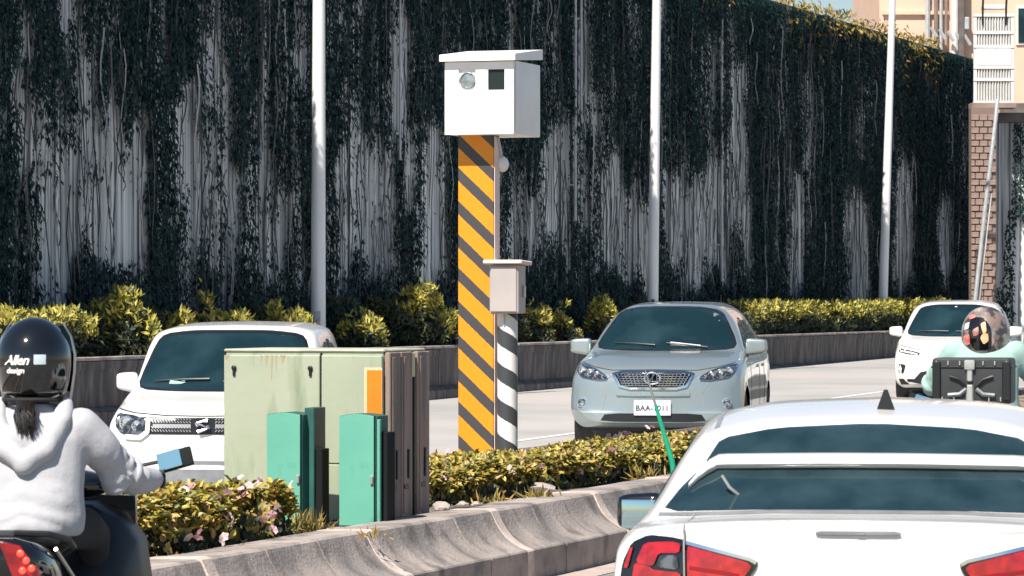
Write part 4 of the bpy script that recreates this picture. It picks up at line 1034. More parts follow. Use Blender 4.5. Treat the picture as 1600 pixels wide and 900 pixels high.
rr_ = [Mx @ Vector((.085 * math.cos(q / 24 * 2 * math.pi), .062 * math.sin(q / 24 * 2 * math.pi), .012)) for q in range(25)]
b.tube(rr_, .011, 8); b.tube([Mx @ Vector((.03, .05, .012)), Mx @ Vector((-.03, -.03, .012)), Mx @ Vector((.05, -.035, .012))], .010, 6); b.o('emblem', M['chrome'], t)
hl = [(-.875, 1.02), (-.80, 1.015), (-.62, .955), (-.50, .885), (-.505, .85), (-.62, .845), (-.80, .87), (-.865, .94)]
for sgn in (1, -1):
    po = hl if sgn == 1 else mir(hl); h_ = patch(bv, po, 'front', .008, M['lamp_dark'], 'headlight', t, .05, rnd=2)
    for x, z, r in ((-.80, .945, .042), (-.705, .925, .04), (-.62, .905, .036), (-.555, .885, .02)): lamp_cup(h_, bv, x * sgn, z, r)
    pr = rnd_poly(po, 2); ribbon(bv, pr + [pr[0]], 'front', .010, .014, M['chrome'], 'lamp_rim', h_, 2)
    lamp_cup(t, bv, sgn * -.79, .60, .05, 'chrome', name='fog_lamp'); lamp_cup(t, bv, sgn * -.79, .60, .036, 'lamp_clear', name='fog_lens')
    ribbon(bv, [(sgn * -.60, .84), (sgn * -.52, .70), (sgn * -.56, .52)], 'front', .008, .003, M['seam_soft'], 'bumper_crease', t)
    ribbon(bv, [(sgn * -.40, .70), (sgn * -.2, .695), (0, .695)], 'front', .035, .018, M['car_silver'], 'bumper_lip', t)
    ribbon(bv, [(sgn * -.84, 1.035), (sgn * -.66, .985), (sgn * -.46, .955), (0, .962)], 'front', .008, .003, M['seam'], 'bonnet_gap', t)
patch(bv, [(-.52, .49), (.52, .49), (.58, .40), (-.58, .40)], 'front', .005, M['black'], 'lower_intake', t, .08, rnd=1)
plate(t, bv, 0, .55, .40, .165, 'BAA-1011', .082)
b = B(); a, _ = hit(bv, 'front', .18, 1.22); b.box(a + Vector((.05, -.015, 0)), (.34, .02, .028), .005, rot=Matrix.Rotation(R(6), 4, 'Y')); b.o('screen_card', M['plate'], t)

# white hatchback behind the cabinet -----------------------------------------------
IGY = 30.8
ig = dict(loc=((316 - 800) / FPX * IGY, IGY, far_z(IGY)), yaw=R(-5), w=.855, hf=.89, hc=1.045, yc=.95, yt=1.62, rz=1.60, rh=.67, L=3.7, belt=1.0, wr=.31, wf=.72, roof_drop=.10, zb=.24,
          paint=M['car_white'], screen=[(-.745, 1.055), (-.615, 1.485), (-.33, 1.52), (.33, 1.52), (.615, 1.485), (.745, 1.055), (.35, 1.04), (-.35, 1.04)], mw=.18, mh=.17)
t, bv = front_car(ig, 'white_hatchback', 'small white hatchback facing the camera behind the green cabinet', 'car')
patch(bv, [(-.74, .835), (.74, .835), (.72, .70), (-.72, .70)], 'front', .005, M['black'], 'grille', t, .06, rnd=1)
b = B()
for z in (.72, .745, .79, .815):
    for sgn in (-1, 1):
        for i in range(14):
            xa = sgn * (.1 + .34 * i / 14); a, _ = hit(bv, 'front', xa, z); c, _ = hit(bv, 'front', xa + sgn * .016, z + .018)
            if a and c: b.tube([a + Vector((0, -.01, 0)), c + Vector((0, -.01, 0))], .006, 4)
b.o('grille_mesh', M['grey_trim'], t)
for sgn in (1, -1):
    ribbon(bv, [(sgn * .10, .768), (sgn * .42, .768)], 'front', .03, .014, M['steel_light'], 'grille_bar', t)
    po = [(-.765, .865), (-.60, .85), (-.49, .82), (-.49, .715), (-.56, .69), (-.70, .70), (-.765, .76)]; po = po if sgn == 1 else mir(po)
    h_ = patch(bv, po, 'front', .010, M['lamp_dark'], 'headlight', t, .05, rnd=1)
    for x, z, r in ((-.66, .785, .06), (-.56, .765, .045), (-.735, .80, .03)): lamp_cup(h_, bv, x * sgn, z, r)
    ribbon(bv, [(sgn * -.66, .678), (sgn * -.53, .672), (sgn * -.465, .72), (sgn * -.462, .83)], 'front', .038, .022, M['drl'], 'lamp_frame', h_)
    ribbon(bv, [(sgn * -.80, .90), (sgn * -.6, .868), (sgn * -.3, .85), (0, .848)], 'front', .009, .003, M['seam'], 'bonnet_gap', t)
a, _ = hit(bv, 'front', 0, .768)
b = B()
for pts in ([(.04, .045), (-.05, .03), (.05, -.02), (-.04, -.045)], [(-.05, .03), (-.035, .0)], [(.05, -.02), (.035, .005)]): b.tube([a + Vector((x, -.025, z)) for x, z in pts], .017, 6)
b.o('emblem', M['chrome'], t)
patch(bv, [(-.5, .42), (.5, .42), (.52, .31), (-.52, .31)], 'front', .005, M['grey_trim'], 'lower_intake', t, .08, rnd=1)
ribbon(bv, [(-.72, .415), (.72, .415)], 'front', .008, .003, M['seam_soft'], 'bumper_crease', t)
plate(t, bv, 0, .56, .36, .15, '', .1)
b = B(); a, _ = hit(bv, 'front', -.36, 1.10); b.box(a + Vector((0, -.012, 0)), (.16, .008, .05), .002, rot=Matrix.Rotation(R(-55), 4, 'X')); b.o('screen_sticker', M['mint'], t)

# distant white car ------------------------------------------------------------------
WCY = 60.0
wc = dict(loc=((1487 - 800) / FPX * WCY, WCY, far_z(WCY)), yaw=R(-9), w=.925, hf=.86, hc=1.03, yc=1.1, yt=1.85, rz=1.60, rh=.63, L=4.45, belt=1.0, wr=.34, wf=.88, roof_drop=.10,
          paint=M['car_white'], screen=[(-.785, 1.05), (-.575, 1.475), (-.32, 1.52), (.32, 1.52), (.575, 1.475), (.785, 1.05), (.38, 1.03), (-.38, 1.03)], mw=.21, mh=.17)
t, bv = front_car(wc, 'distant_white_car', 'distant white crossover car coming round the bend behind the second scooter', 'car')
for sgn in (1, -1):
    po = [(-.86, .845), (-.62, .80), (-.50, .77), (-.52, .735), (-.70, .745), (-.84, .78)]; po = po if sgn == 1 else mir(po)
    h_ = patch(bv, po, 'front', .01, M['lamp_dark'], 'headlight', t, .05, rnd=1)
    for x, z, r in ((-.74, .785, .03), (-.64, .77, .026)): lamp_cup(h_, bv, x * sgn, z, r)
    ribbon(bv, [(sgn * -.82, .80), (sgn * -.54, .75)], 'front', .02, .016, M['drl'], 'lamp_strip', h_)
    po = [(-.84, .60), (-.72, .58), (-.76, .44), (-.84, .46)]; po = po if sgn == 1 else mir(po); patch(bv, po, 'front', .006, M['black'], 'bumper_vent', t, .06, rnd=1)
    ribbon(bv, [(sgn * -.82, .88), (sgn * -.5, .815), (0, .81)], 'front', .01, .003, M['seam'], 'bonnet_gap', t)
patch(bv, [(-.46, .50), (.46, .50), (.66, .28), (-.66, .28)], 'front', .007, M['black'], 'lower_grille', t, .07, rnd=1)
patch(bv, [(-.84, .36), (.84, .36), (.80, .27), (-.80, .27)], 'front', .005, M['black'], 'lower_valance', t, .08)
plate(t, bv, 0, .60, .38, .15, '', .095)
a, _ = hit(bv, 'front', 0, .74); b = B(); b.tube([a + Vector((.07 * math.cos(q / 12 * 2 * math.pi), -.012, .045 * math.sin(q / 12 * 2 * math.pi))) for q in range(13)], .008, 6); b.o('emblem', M['chrome'], t)

# white saloon in the foreground, seen from behind: local +Y is its nose --------------
SY = 14.1; SX = (1340 - 800) / FPX * SY
t = thing('white_saloon', 'white saloon car seen from behind in the right foreground with red tail lamps', 'car', (SX, SY, 0), R(-8.2))
def stn(y, *pts): return [(x, y + (q[2] if len(q) > 2 else 0), z) for q in pts for x, z in (q[:2],)]
S = [stn(0, (0, .32), (.64, .32, .08), (.79, .46, .13), (.865, .64, .16), (.85, .80, .17), (.775, .89, .16), (.58, .935, .09), (.29, .952, .04), (0, .957, .02)),
     stn(.14, (0, .26), (.78, .26, .04), (.90, .38, .05), (.93, .62, .07), (.913, .82, .08), (.84, .908, .07), (.64, .948, .03), (.32, .964, .01), (0, .969)),
     stn(.50, (0, .22), (.82, .22), (.935, .34), (.948, .62), (.935, .83), (.885, .91), (.755, .94, -.02), (.36, .966, -.05), (0, .972, -.07)),
     stn(1.22, (0, .2), (.82, .2), (.94, .32), (.955, .62), (.94, .85), (.89, .93), (.69, 1.235, .05), (.44, 1.305, -.02), (0, 1.325, -.04)),
     stn(2.0, (0, .2), (.82, .2), (.94, .32), (.955, .62), (.94, .85), (.89, .935), (.70, 1.295), (.44, 1.357), (0, 1.376)),
     stn(2.7, (0, .2), (.82, .2), (.94, .32), (.955, .62), (.94, .85), (.885, .93), (.665, 1.26), (.42, 1.325), (0, 1.35)),
     stn(3.45, (0, .2), (.78, .2), (.89, .32), (.905, .6), (.89, .82), (.83, .90), (.66, .945), (.33, .965), (0, .97)),
     stn(4.3, (0, .22), (.74, .22), (.86, .34), (.87, .56), (.85, .68), (.78, .76), (.6, .80), (.3, .82), (0, .83)),
     stn(4.6, (0, .32), (.5, .32), (.62, .4), (.66, .52), (.64, .6), (.58, .66), (.4, .70), (.2, .715), (0, .72))]
wr = .33
bv = car_body(S, (.92, 3.62), wr, M['car_white'], t, nu=12, nv=8)
for wy in (.92, 3.62):
    for sx in (-1, 1): wheel(t, sx * .785, wy, wr, sx)
AX['back'] = (Vector((0, 1, 0)), lambda u, v: Vector((u, -3, v)))
low = [(-.79, .968), (-.735, 1.05), (-.675, 1.112), (-.55, 1.132), (-.25, 1.142), (.25, 1.142), (.55, 1.132), (.675, 1.112), (.735, 1.05), (.79, .968), (.35, .985), (-.35, .985)]
up = [(-.655, 1.135), (-.60, 1.235), (-.38, 1.278), (0, 1.297), (.38, 1.278), (.60, 1.235), (.655, 1.135), (.3, 1.16), (0, 1.165), (-.3, 1.16)]
patch(bv, low, 'back', .010, M['glass_back'], 'rear_window', t, .04, rnd=1)
patch(bv, up, 'back', .010, M['glass_back'], 'upper_rear_window', t, .04, rnd=1)
ribbon(bv, [(-.80, .957), (-.35, .977), (0, .98), (.35, .977), (.80, .957)], 'back', .010, .012, M['grey_trim'], 'window_base_trim', t, 8)
# spoiler bar across the glass
rws = []
for i in range(41):
    x = -.70 + 1.40 * i / 40; e = abs(x) / .70; z = 1.155 - .014 * e ** 2 - .085 * (max(0, e - .84) / .16) ** 1.5
    p_, _ = hit(bv, 'back', x, z); k = .55 + .45 * min(1, (1 - e) / .1)
    rws.append([p_ + Vector((0, a * k, c * k)) for a, c in ((.09, .028), (.02, .034), (-.045, .026), (-.072, .010), (-.075, -.004), (-.06, -.020), (-.01, -.026), (.08, -.022))])
b = B(); b.rings(rws); b.o('spoiler_bar', M['car_white'], t, 50)
# tail lamps
tl = [(-.905, .70), (-.89, .80), (-.855, .875), (-.79, .905), (-.70, .90), (-.655, .892), (-.40, .832), (-.372, .818), (-.375, .795), (-.43, .72), (-.60, .69)]
for sgn in (1, -1):
    f = (lambda q: q) if sgn == 1 else mir
    lamp = patch(bv, f(tl), 'back', .010, M['black_gloss'], 'tail_lamp', t, .04, rnd=1)
    for q in ([(-.838, .80), (-.805, .876), (-.70, .884), (-.662, .876), (-.668, .842), (-.748, .840), (-.768, .79)], [(-.842, .80), (-.785, .79), (-.765, .776), (-.662, .770), (-.66, .722), (-.78, .715), (-.85, .74)],
              [(-.885, .78), (-.86, .855), (-.848, .858), (-.868, .78)], [(-.638, .868), (-.60, .862), (-.41, .816), (-.39, .797), (-.45, .722), (-.635, .722)]):
        patch(bv, f(q), 'back', .018, M['red_lens'], 'red_lens', lamp, .03, rnd=1)
    patch(bv, f([(-.745, .832), (-.675, .834), (-.668, .78), (-.752, .786)]), 'back', .016, M['lamp_dark'], 'reversing_lens', lamp, .03, rnd=1)
    ribbon(bv, [(sgn * -.628, .79), (sgn * -.50, .775), (sgn * -.44, .765)], 'back', .012, .021, mat('dark_red_line', (.25, .006, .01), .3), 'lens_line', lamp)
    ribbon(bv, [(sgn * -.655, .965), (sgn * -.65, .91), (sgn * -.645, .70)], 'back', .006, .0225, M['seam_soft'], 'boot_seam', t)
    ribbon(bv, [(sgn * -.648, .883), (sgn * -.40, .826), (sgn * -.375, .812)], 'back', .014, .014, M['chrome'], 'chrome_edge', lamp)
# badge bar on the boot lid
rw_ = []
for i in range(17):
    x = -.155 + .31 * i / 16; p_, _ = hit(bv, 'back', x, .925); hh = .0085 * (1 if 0 < i < 16 else .5)
    rw_.append([p_ + Vector((0, -.001, hh)), p_ + Vector((0, -.012, hh * .7)), p_ + Vector((0, -.012, -hh * .7)), p_ + Vector((0, -.001, -hh)), p_ + Vector((0, .01, -hh)), p_ + Vector((0, .01, hh))])
b = B(); b.rings(rw_); bb = b.o('badge_bar', M['grey_trim'], t)
p_, _ = hit(bv, 'back', .01, .925); b = B(); b.box(p_ + Vector((0, -.014, 0)), (.03, .006, .009), .002); b.o('badge', M['chrome'], bb)
# roof aerial fin
p_, _ = hit(bv, 'top', 0.04, 1.42)
b = B(); b.rings([[p_ + Vector((x * w_, y, z - .01)) for x, y in ((-.036, -.055), (.036, -.055), (.03, .05), (0, .12), (-.03, .05))] for w_, z in ((1, 0), (.95, .012))] +
                 [[p_ + Vector((x, y, .075)) for x, y in ((-.008, -.05), (.008, -.05), (.006, -.02), (0, .0), (-.006, -.02))]]); b.o('aerial_fin', M['black'], t, 30)
# side glass, roof ditch lines, mirrors
for ax, sgn in (('left', -1), ('right', 1)):
    patch(bv, [(.98, 1.0), (1.45, 1.225), (2.6, 1.22), (3.25, .97), (2.9, .955), (1.1, .965)], ax, .006, M['glass_dark'], 'side_window', t, .06, rnd=1)
    ribbon(bv, [(sgn * .635, 1.30), (sgn * .65, 1.7), (sgn * .65, 2.5)], 'top', .02, .004, M['grey_trim'], 'roof_ditch', t)
    car_mirror(t, sgn * .945, 2.25, .865, sgn, M['black_gloss'], -1, .205, .185)
    ribbon(bv, [(1.0, .40), (1.05, .93)], ax, .008, .0025, M['seam'], 'door_seam', t); ribbon(bv, [(2.0, .3), (2.02, .93)], ax, .008, .0025, M['seam'], 'door_seam', t)
# pale rod standing in for a reflection on the left of the rear glass
p_, _ = hit(bv, 'back', -.55, 1.03); b = B(); b.tube([p_ + Vector((.06, -.02, -.005)), p_ + Vector((.02, -.03, .03)), p_ + Vector((-.01, -.02, .075))], .006, 6); b.o('reflection_streak', M['steel_light'], t)
# ------------------------------------------------------------------ scooters
def scooter(name, label, loc, yaw, box=False):
    t = thing(name, label, 'scooter', loc, yaw, 'scooters on the near road')
    # rear body: lofted tail
    def sec(y, w, z0, z1, n=14):
        r = []
        for k in range(n):
            a = 2 * math.pi * k / n; c, s = math.cos(a), math.sin(a)
            r.append(Vector((w * math.copysign(abs(c) ** .7, c), y, (z0 + z1) / 2 + (z1 - z0) / 2 * math.copysign(abs(s) ** .8, s))))
        return r
    b = B(); b.rings([sec(-.74, .06, .79, .86), sec(-.70, .15, .71, .895), sec(-.60, .19, .64, .895), sec(-.38, .20, .52, .87), sec(-.05, .17, .42, .82), sec(.16, .13, .34, .70), sec(.24, .10, .28, .5)]); b.o('rear_body', M['black_gloss'], t, 50)
    b = B(); b.rings([sec(-.58, .07, .865, .90), sec(-.52, .125, .855, .915), sec(-.25, .14, .83, .90), sec(.05, .13, .81, .87), sec(.2, .07, .77, .83)]); b.o('seat', M['black'], t, 50)
    for sx in (-1, 1):
        pl_ = [(sx * .035, .888), (sx * .105, .872), (sx * .178, .765), (sx * .155, .738), (sx * .085, .748)]
        b = B(); b.rings([[Vector((x, -.62 + .05 * abs(x) / .15, z)) for x, z in pl_], [Vector((x * .96, -.80 + .10 * abs(x) / .15, z * .98 + .016)) for x, z in pl_]]); tl_ = b.o('tail_lamp', M['red_lens'], t, 30)
        for x, z in ((.105, .842), (.124, .815), (.142, .785), (.112, .778)):
            b = B(); b.ell((sx * x, -.802 + .10 * x / .15, z), (.014, .008, .014), sub=2); b.o('lit_bulb', M['red_lit'], tl_)
        b = B(); b.tube([(sx * .16, -.20, .80), (sx * .225, -.30, .84), (sx * .235, -.44, .875), (sx * .18, -.58, .905), (sx * .06, -.62, .91)], .013, 8); b.o('grab_rail', M['black'], t)
        b = B(); b.tube([(sx * .185, -.45, .84), (sx * .205, -.2, .72), (sx * .19, .05, .58)], .008, 6); b.o('side_trim', M['steel_light'], t)
    b = B(); b.box((0, -.72, .60), (.24, .02, .17), .01); b.box((0, -.70, .70), (.1, .05, .12), .01); b.o('plate_holder', M['black'], t)
    b = B(); b.rings([sec(.30, .20, .34, .60), sec(.42, .29, .33, .80), sec(.62, .335, .33, .95), sec(.82, .345, .33, .965), sec(.90, .28, .4, .92)]); b.o('lap_apron', M['black'], t, 50)
    b = B(); b.box((0, .48, .29), (.36, .62, .07), .02); b.o('footboard', M['black'], t)
    # leg shield, curved
    rr = []
    for k in range(9):
        z = .30 + .68 * k / 8; w = .17 + .11 * math.sin(min(1, k / 5) * 1.57); y = .80 + .10 * math.sin(k / 8 * 2.2)
        rr.append([Vector((w * q, y + .10 * q * q * -1, z)) for q in (-1, -.7, -.35, 0, .35, .7, 1)] + [Vector((w * q, y + .05 - .10 * q * q, z)) for q in (1, .7, .35, 0, -.35, -.7, -1)])
    b = B(); b.rings(rr); b.o('leg_shield', M['black_gloss'], t, 50)
    b = B(); b.box((.0, .845, .80), (.3, .06, .22), .02); b.o('glove_box', M['black'], t)
    b = B(); b.box((.14, .80, .90), (.13, .05, .035), .01); b.box((.17, .81, .70), (.1, .03, .05), .01, rot=Matrix.Rotation(R(20), 4, 'Y')); b.o('inner_trim', M['grey_trim'], t)
    b = B(); b.rings([sec(.84, .09, .78, .98), sec(.98, .12, .62, 1.0), sec(1.08, .10, .55, .92), sec(1.14, .04, .62, .8)]); b.o('front_cowl', M['black_gloss'], t, 50)
    b = B(); b.ell((0, .70, 1.03), (.2, .11, .065)); b.o('handlebar_cover', M['black_gloss'], t)
    b = B(); b.box((0, .655, 1.075), (.17, .05, .05), .012, rot=Matrix.Rotation(R(-35), 4, 'X')); b.o('dashboard', M['grey_trim'], t)
    b = B(); b.tube([(-.40, .50, 1.04), (-.2, .64, 1.03), (0, .68, 1.02), (.2, .64, 1.03), (.40, .50, 1.04)], .016, 8); b.o('handlebar', M['black'], t)
    for sx in (-1, 1):
        a = Vector((sx * .37, .52, 1.04)); c = Vector((sx * .25, .61, 1.035)); b = B(); b.tube([a, c], .019, 10); b.o('grip', M['rubber'], t)
        b = B(); b.tube([c, c + Vector((sx * .02, .07, .0)), a + Vector((sx * .02, .075, -.01))], .007, 6); b.o('brake_lever', M['steel_light'], t)
        b = B(); b.box((sx * .225, .625, 1.04), (.06, .05, .05), .012); b.o('switch_box', M['grey_trim'], t)
        Mr = Matrix.Translation((sx * .475, .60, 1.135)) @ Matrix.Rotation(R(-16 * sx), 4, 'Y') @ Matrix.Rotation(R(-20), 4, 'X')
        b = B(); b.tube([(sx * .24, .63, 1.05), (sx * .28, .64, 1.10), (sx * .42, .625, 1.13)], .008, 6); mr = b.o('mirror_stalk', M['black'], t)
        b = B(); b.box((0, 0, 0), (.145, .026, .08), .012, seg=2); hs_ = b.o('mirror_housing', M['dark_slot'], mr); hs_.matrix_local = Mr
        g_ = B(); g_.box((-.02 * sx, -.0205, 0), (.098, .008, .072), .002); g2 = g_.o('mirror_glass', M['mirror'], mr); g2.matrix_local = Mr
    for y, r in ((-.42, .25), (1.02, .25)):
        Mw = Matrix.Translation((0, y, r)) @ Matrix.Rotation(R(90), 4, 'Y')
        b = B(); b.lathe([(r * .6, -.045), (r * .9, -.055), (r, -.02), (r, .02), (r * .9, .055), (r * .6, .045)], 28, Mw); wh = b.o('wheel', M['rubber'], t)
        b = B(); b.lathe([(r * .62, -.04), (r * .62, .04), (r * .5, .03), (r * .2, .05), (.005, .05)], 20, Mw); b.o('rim', M['alloy'], wh)
    b = B(); b.tube([(.2, -.1, .3), (.21, -.5, .34), (.2, -.72, .38)], [.03, .055, .05], 12); b.o('exhaust', M['steel_light'], t)
    if box:
        bx, by, bz, bw, bd_, bh = 0, -.74, 1.16, .475, .36, .275
        b = B(); b.box((bx, by, bz + bh / 2), (bw, bd_, bh), .03, seg=3); tb = b.o('top_box', M['topbox'], t, 40)
        b = B(); b.box((bx, by, bz + bh - .055), (bw + .012, bd_ + .012, .012), .004); b.o('lid_line', M['black'], tb)
        yb = by - bd_ / 2
        b = B(); b.box((bx - .01, yb - .012, bz + bh - .04), (.065, .03, .06), .014, seg=2); b.box((bx - .01, yb - .008, bz + bh - .10), (.035, .02, .08), .006); b.box((bx - .01, yb - .008, bz + .05), (.045, .02, .13), .008); b.o('latch', M['steel_light'], tb)
        for sx in (-1, 1):
            b = B(); b.tube([(bx + sx * .025, yb - .008, bz + .10), (bx + sx * .07, yb - .012, bz + .145), (bx + sx * .13, yb - .008, bz + .165)], .010, 6); b.o('reinforcing_rib', M['black'], tb)
            b = B(); b.tube([(bx + sx * .03, yb - .010, bz + .09), (bx + sx * .07, yb - .012, bz + .058), (bx + sx * .14, yb - .010, bz + .052)], .014, 6); b.o('bracket_arm', M['grey_trim'], tb)
            b = B(); b.box((bx + sx * (bw / 2 - .028), yb - .006, bz + bh / 2), (.05, .018, bh - .04), .006); b.o('corner_guard', M['black'], tb)
            for k in range(5):
                b = B(); b.box((bx + sx * (.07 + .035 * k), yb - .006, bz + (.028 if k % 2 else bh - .03)), (.009, .01, .026), .002); b.o('rivet', M['steel_light'], tb)
        b = B(); b.box((bx, by, bz - .02), (.3, .3, .04), .01)
        for x in (-.1, .1): b.tube([(x, by, bz - .02), (x, by + .12, .95), (x, -.5, .86)], .014, 6)
        b.o('carrier_rack', M['black'], t)
    return t
R1 = Vector((-1.88, 15.0, 0)); R1Y = R(-4)
scooter('motor_scooter', 'black scooter with red tail lamp and blue mirror at the left edge', R1, R1Y)
R2 = Vector((2.955, 24.0, 0)); R2Y = R(-12)
scooter('motor_scooter', 'scooter with a dark top box ahead of the white saloon', R2, R2Y, True)

# ------------------------------------------------------------------ riders
def limb(b, pts, rad, n=12):
    b.tube(pts, rad, n)
    for p, r in zip(pts, rad): b.ell(p, (r, r, r), sub=2)
def fold(amp, sc, st):
    def crease(co):
        d = 0.0
        for sx in (-1, 1):
            e = Vector((sx * .335, .20, 1.09)); q = co - e
            if q.length < .17:
                ax_ = Vector((sx * .35, .55, -.45)).normalized(); tt = q.dot(ax_); w_ = 1 - (q.length / .17) ** 2
                d += w_ * .026 * (abs(noise.noise(Vector((tt * 17, q.x * 5 + q.z * 7, 3 * sx)))) * 2.4 - .55)
        if co.z < 1.12 and abs(co.x) < .24:
            w_ = min(1, (1.12 - co.z) / .08) * max(0, min(1, (.205 - abs(co.x)) / .05)); d += w_ * .009 * (abs(noise.noise(Vector((co.x * 4 + 2, co.y * 3, (co.z + abs(co.x) * .35) * 17)))) * 2.4 - .5)
        return d
    def f(co):
        v = Vector((co.x * st[0], co.y * st[1], co.z * st[2])) * sc
        k_ = 1 + 1.3 * min(1, max(0, (abs(co.x) - .2) / .06))
        return crease(co) + k_ * amp * (1 - 2 * abs(noise.noise(v))) * .6 + amp * .6 * noise.noise(v * 2.1 + Vector((5, 1, 2)))
    return f
def rider(name, label, loc, yaw, top, top2, legs, hz=1.545, hand=(.36, .50, 1.055), big=1.0, hood=True):
    t = thing(name, label, 'person', loc, yaw)
    # body: one continuous figure (trunk, legs, neck, head, arms to the wrist)
    b = B()
    b.rings([[Vector((rx_ * math.cos(a), yc_ + ry * math.sin(a), z)) for a in [2 * math.pi * k / 18 for k in range(18)]] for z, rx_, ry, yc_ in
             ((.86, .15, .13, -.02), (.93, .17, .13, -.02), (1.05, .15, .11, 0), (1.2, .17, .115, .03), (1.30, .16, .10, .05), (1.355, .07, .07, .06), (1.42, .052, .058, .065))])
    b.ell((0, .075, hz - .01), (.082, .105, .125))
    b.ell((0, .18, hz - .03), (.014, .022, .02), sub=2); [b.ell((sx * .08, .07, hz - .02), (.012, .025, .034), sub=2) for sx in (-1, 1)]
    for sx in (-1, 1):
        limb(b, [(sx * .09, .0, .90), (sx * .15, .28, .88), (sx * .17, .44, .84)], [.105, .09, .07]); limb(b, [(sx * .17, .44, .84), (sx * .16, .46, .6), (sx * .14, .42, .40)], [.07, .058, .042])
        limb(b, [(sx * .14, .40, .37), (sx * .14, .50, .355), (sx * .145, .60, .35)], [.042, .04, .03])
        limb(b, [(sx * .175, .05, 1.30), (sx * .34, .20, 1.09), (hand[0] * sx, hand[1] - .05, hand[2])], [.055, .042, .028])
    remesh(b, 'body', legs, t, .016, 4)
    # top garment
    b = B()
    b.rings([[Vector((rx_ * math.cos(a), yc_ + ry * math.sin(a), z)) for a in [2 * math.pi * k / 24 for k in range(24)]] for z, rx_, ry, yc_ in
             ((.865, .195, .165, -.02), (.885, .212, .178, -.02), (.94, .216, .18, -.015), (1.03, .205, .155, -.005), (1.14, .208, .15, .02), (1.24, .212, .142, .04), (1.30, .195, .12, .055), (1.345, .14, .095, .06), (1.375, .085, .085, .06))])
    for sx in (-1, 1):
        limb(b, [(sx * .185, .05, 1.285), (sx * .255, .10, 1.20), (sx * .335, .20, 1.09), (sx * .355, .30, 1.065), (hand[0] * sx, hand[1] - .09, hand[2])], [.080, .076, .074, .064, .05])
        b.ell((sx * .31, .16, 1.085), (.068, .075, .07), sub=2)
    g = remesh(b, 'hoodie' if hood else 'jacket', top, t, .011, 5, fold(.006, 4, (1.4, 1, .6)))
    if hood:
        b = B(); limb(b, [(-.13, .05, 1.375), (-.128, -.03, 1.31), (-.075, -.105, 1.20), (0, -.135, 1.145), (.075, -.105, 1.20), (.128, -.03, 1.31), (.13, .05, 1.375)], [.03, .04, .045, .045, .045, .04, .03])
        b.ell((0, -.085, 1.235), (.095, .05, .085)); remesh(b, 'hood', top2, g, .010, 4, fold(.006, 9, (1, 1, .8)))
    # gloved hands closed round the grips
    for sx in (-1, 1):
        hx, hy, hz_ = hand[0] * sx, hand[1], hand[2]
        b = B(); b.ell((hx - sx * .015, hy - .005, hz_ + .006), (.042, .05, .028), sub=3); limb(b, [(hx, hy - .09, hz_), (hx, hy - .03, hz_ + .004)], [.036, .034], 10)
        for k in range(4):
            fx = hx + sx * (.025 - .022 * k); l = (.85, 1.0, .95, .8)[k]
            limb(b, [(fx, hy + .03, hz_ + .018), (fx, hy + .03 + .03 * l, hz_ + .008), (fx, hy + .035 + .02 * l, hz_ - .026), (fx, hy + .02, hz_ - .034)], [.0105, .010, .0095, .008], 8)
        limb(b, [(hx - sx * .045, hy - .02, hz_), (hx - sx * .06, hy + .01, hz_ - .018), (hx - sx * .04, hy + .035, hz_ - .03)], [.013, .012, .009], 8)
        b.o('glove', M['glove'], t, 60)
    return t
def helmet(t, c, r, shell, name='helmet'):
    bm = bmesh.new(); bmesh.ops.create_icosphere(bm, subdivisions=5, radius=1)
    bmesh.ops.scale(bm, vec=r, verts=bm.verts)
    for v in bm.verts:
        cut = -.15 * r[2] / .165 - .01 * (v.co.y > 0)
        if v.co.z < cut:
            d = cut - v.co.z; v.co.z = cut - d * .08; k = 1 - .45 * min(1, d / (r[2] + cut)); v.co.x *= (1 - .1 * d / r[2]); v.co.y *= (1 - .1 * d / r[2])
        elif v.co.z < 0:
            k = 1 / max(.62, math.sqrt(1 - (v.co.z / r[2]) ** 2)); k = 1 + (k - 1) * .62; v.co.x *= k; v.co.y *= k
    bmesh.ops.translate(bm, vec=c, verts=bm.verts); bvh = BVHTree.FromBMesh(bm)
    b = B(); b.bm.free(); b.bm = bm; h = b.o(name, shell, t, 60)
    return h, bvh
rd = rider('person', 'person in a pale grey hoodie and black helmet riding the near scooter', R1, R1Y, M['hoodie'], M['hoodie2'], M['jeans'], hand=(.405, .52, 1.065))
hm, hv = helmet(rd, (0, .07, 1.55), (.146, .165, .165), M['black_gloss'])
b = B(); b.tube([(.118 * math.cos(a), .07 + .134 * math.sin(a), 1.394) for a in [2 * math.pi * k / 36 for k in range(37)]], .009, 8); b.o('rim', M['rubber'], hm)
# visor edge on the sides
for sx in (-1, 1):
    b = B(); q = [(.10, .13, 1.695), (.135, .12, 1.64), (.152, .11, 1.57), (.150, .11, 1.50), (.138, .12, 1.43), (.13, .13, 1.39)]
    b.rings([[Vector((sx * x, y - .012, z)), Vector((sx * (x + .006), y, z)), Vector((sx * (x + .002), y + .03, z))] for x, y, z in q]); b.o('visor_edge', M['steel_light'], hm)
rr = []
for k in range(7):
    el = R(62 - 20 * k); rr.append([Vector((.16 * math.cos(el * .5) * math.sin(a), .07 + .185 * math.cos(a) * math.cos(el * .55), 1.55 + .15 * math.sin(el))) for a in [R(-72 + 144 * q / 12) for q in range(13)]])
b = B(); b.rings(rr, cap=False, closed=False); b.o('visor', M['glass_dark'], hm, 60)
def on_helmet(me, x, z, m, bvh, parent, name, off=.0018):
    for v in me.vertices:
        p, _, _, _ = bvh.ray_cast(Vector((x + v.co.x, -2, z + v.co.y)), Vector((0, 1, 0)))
        if p: v.co = p + Vector((0, -off, 0))
    return link(name, me, m, parent)
M['decal'] = mat('silver_decal', (.80, .80, .78), .35)
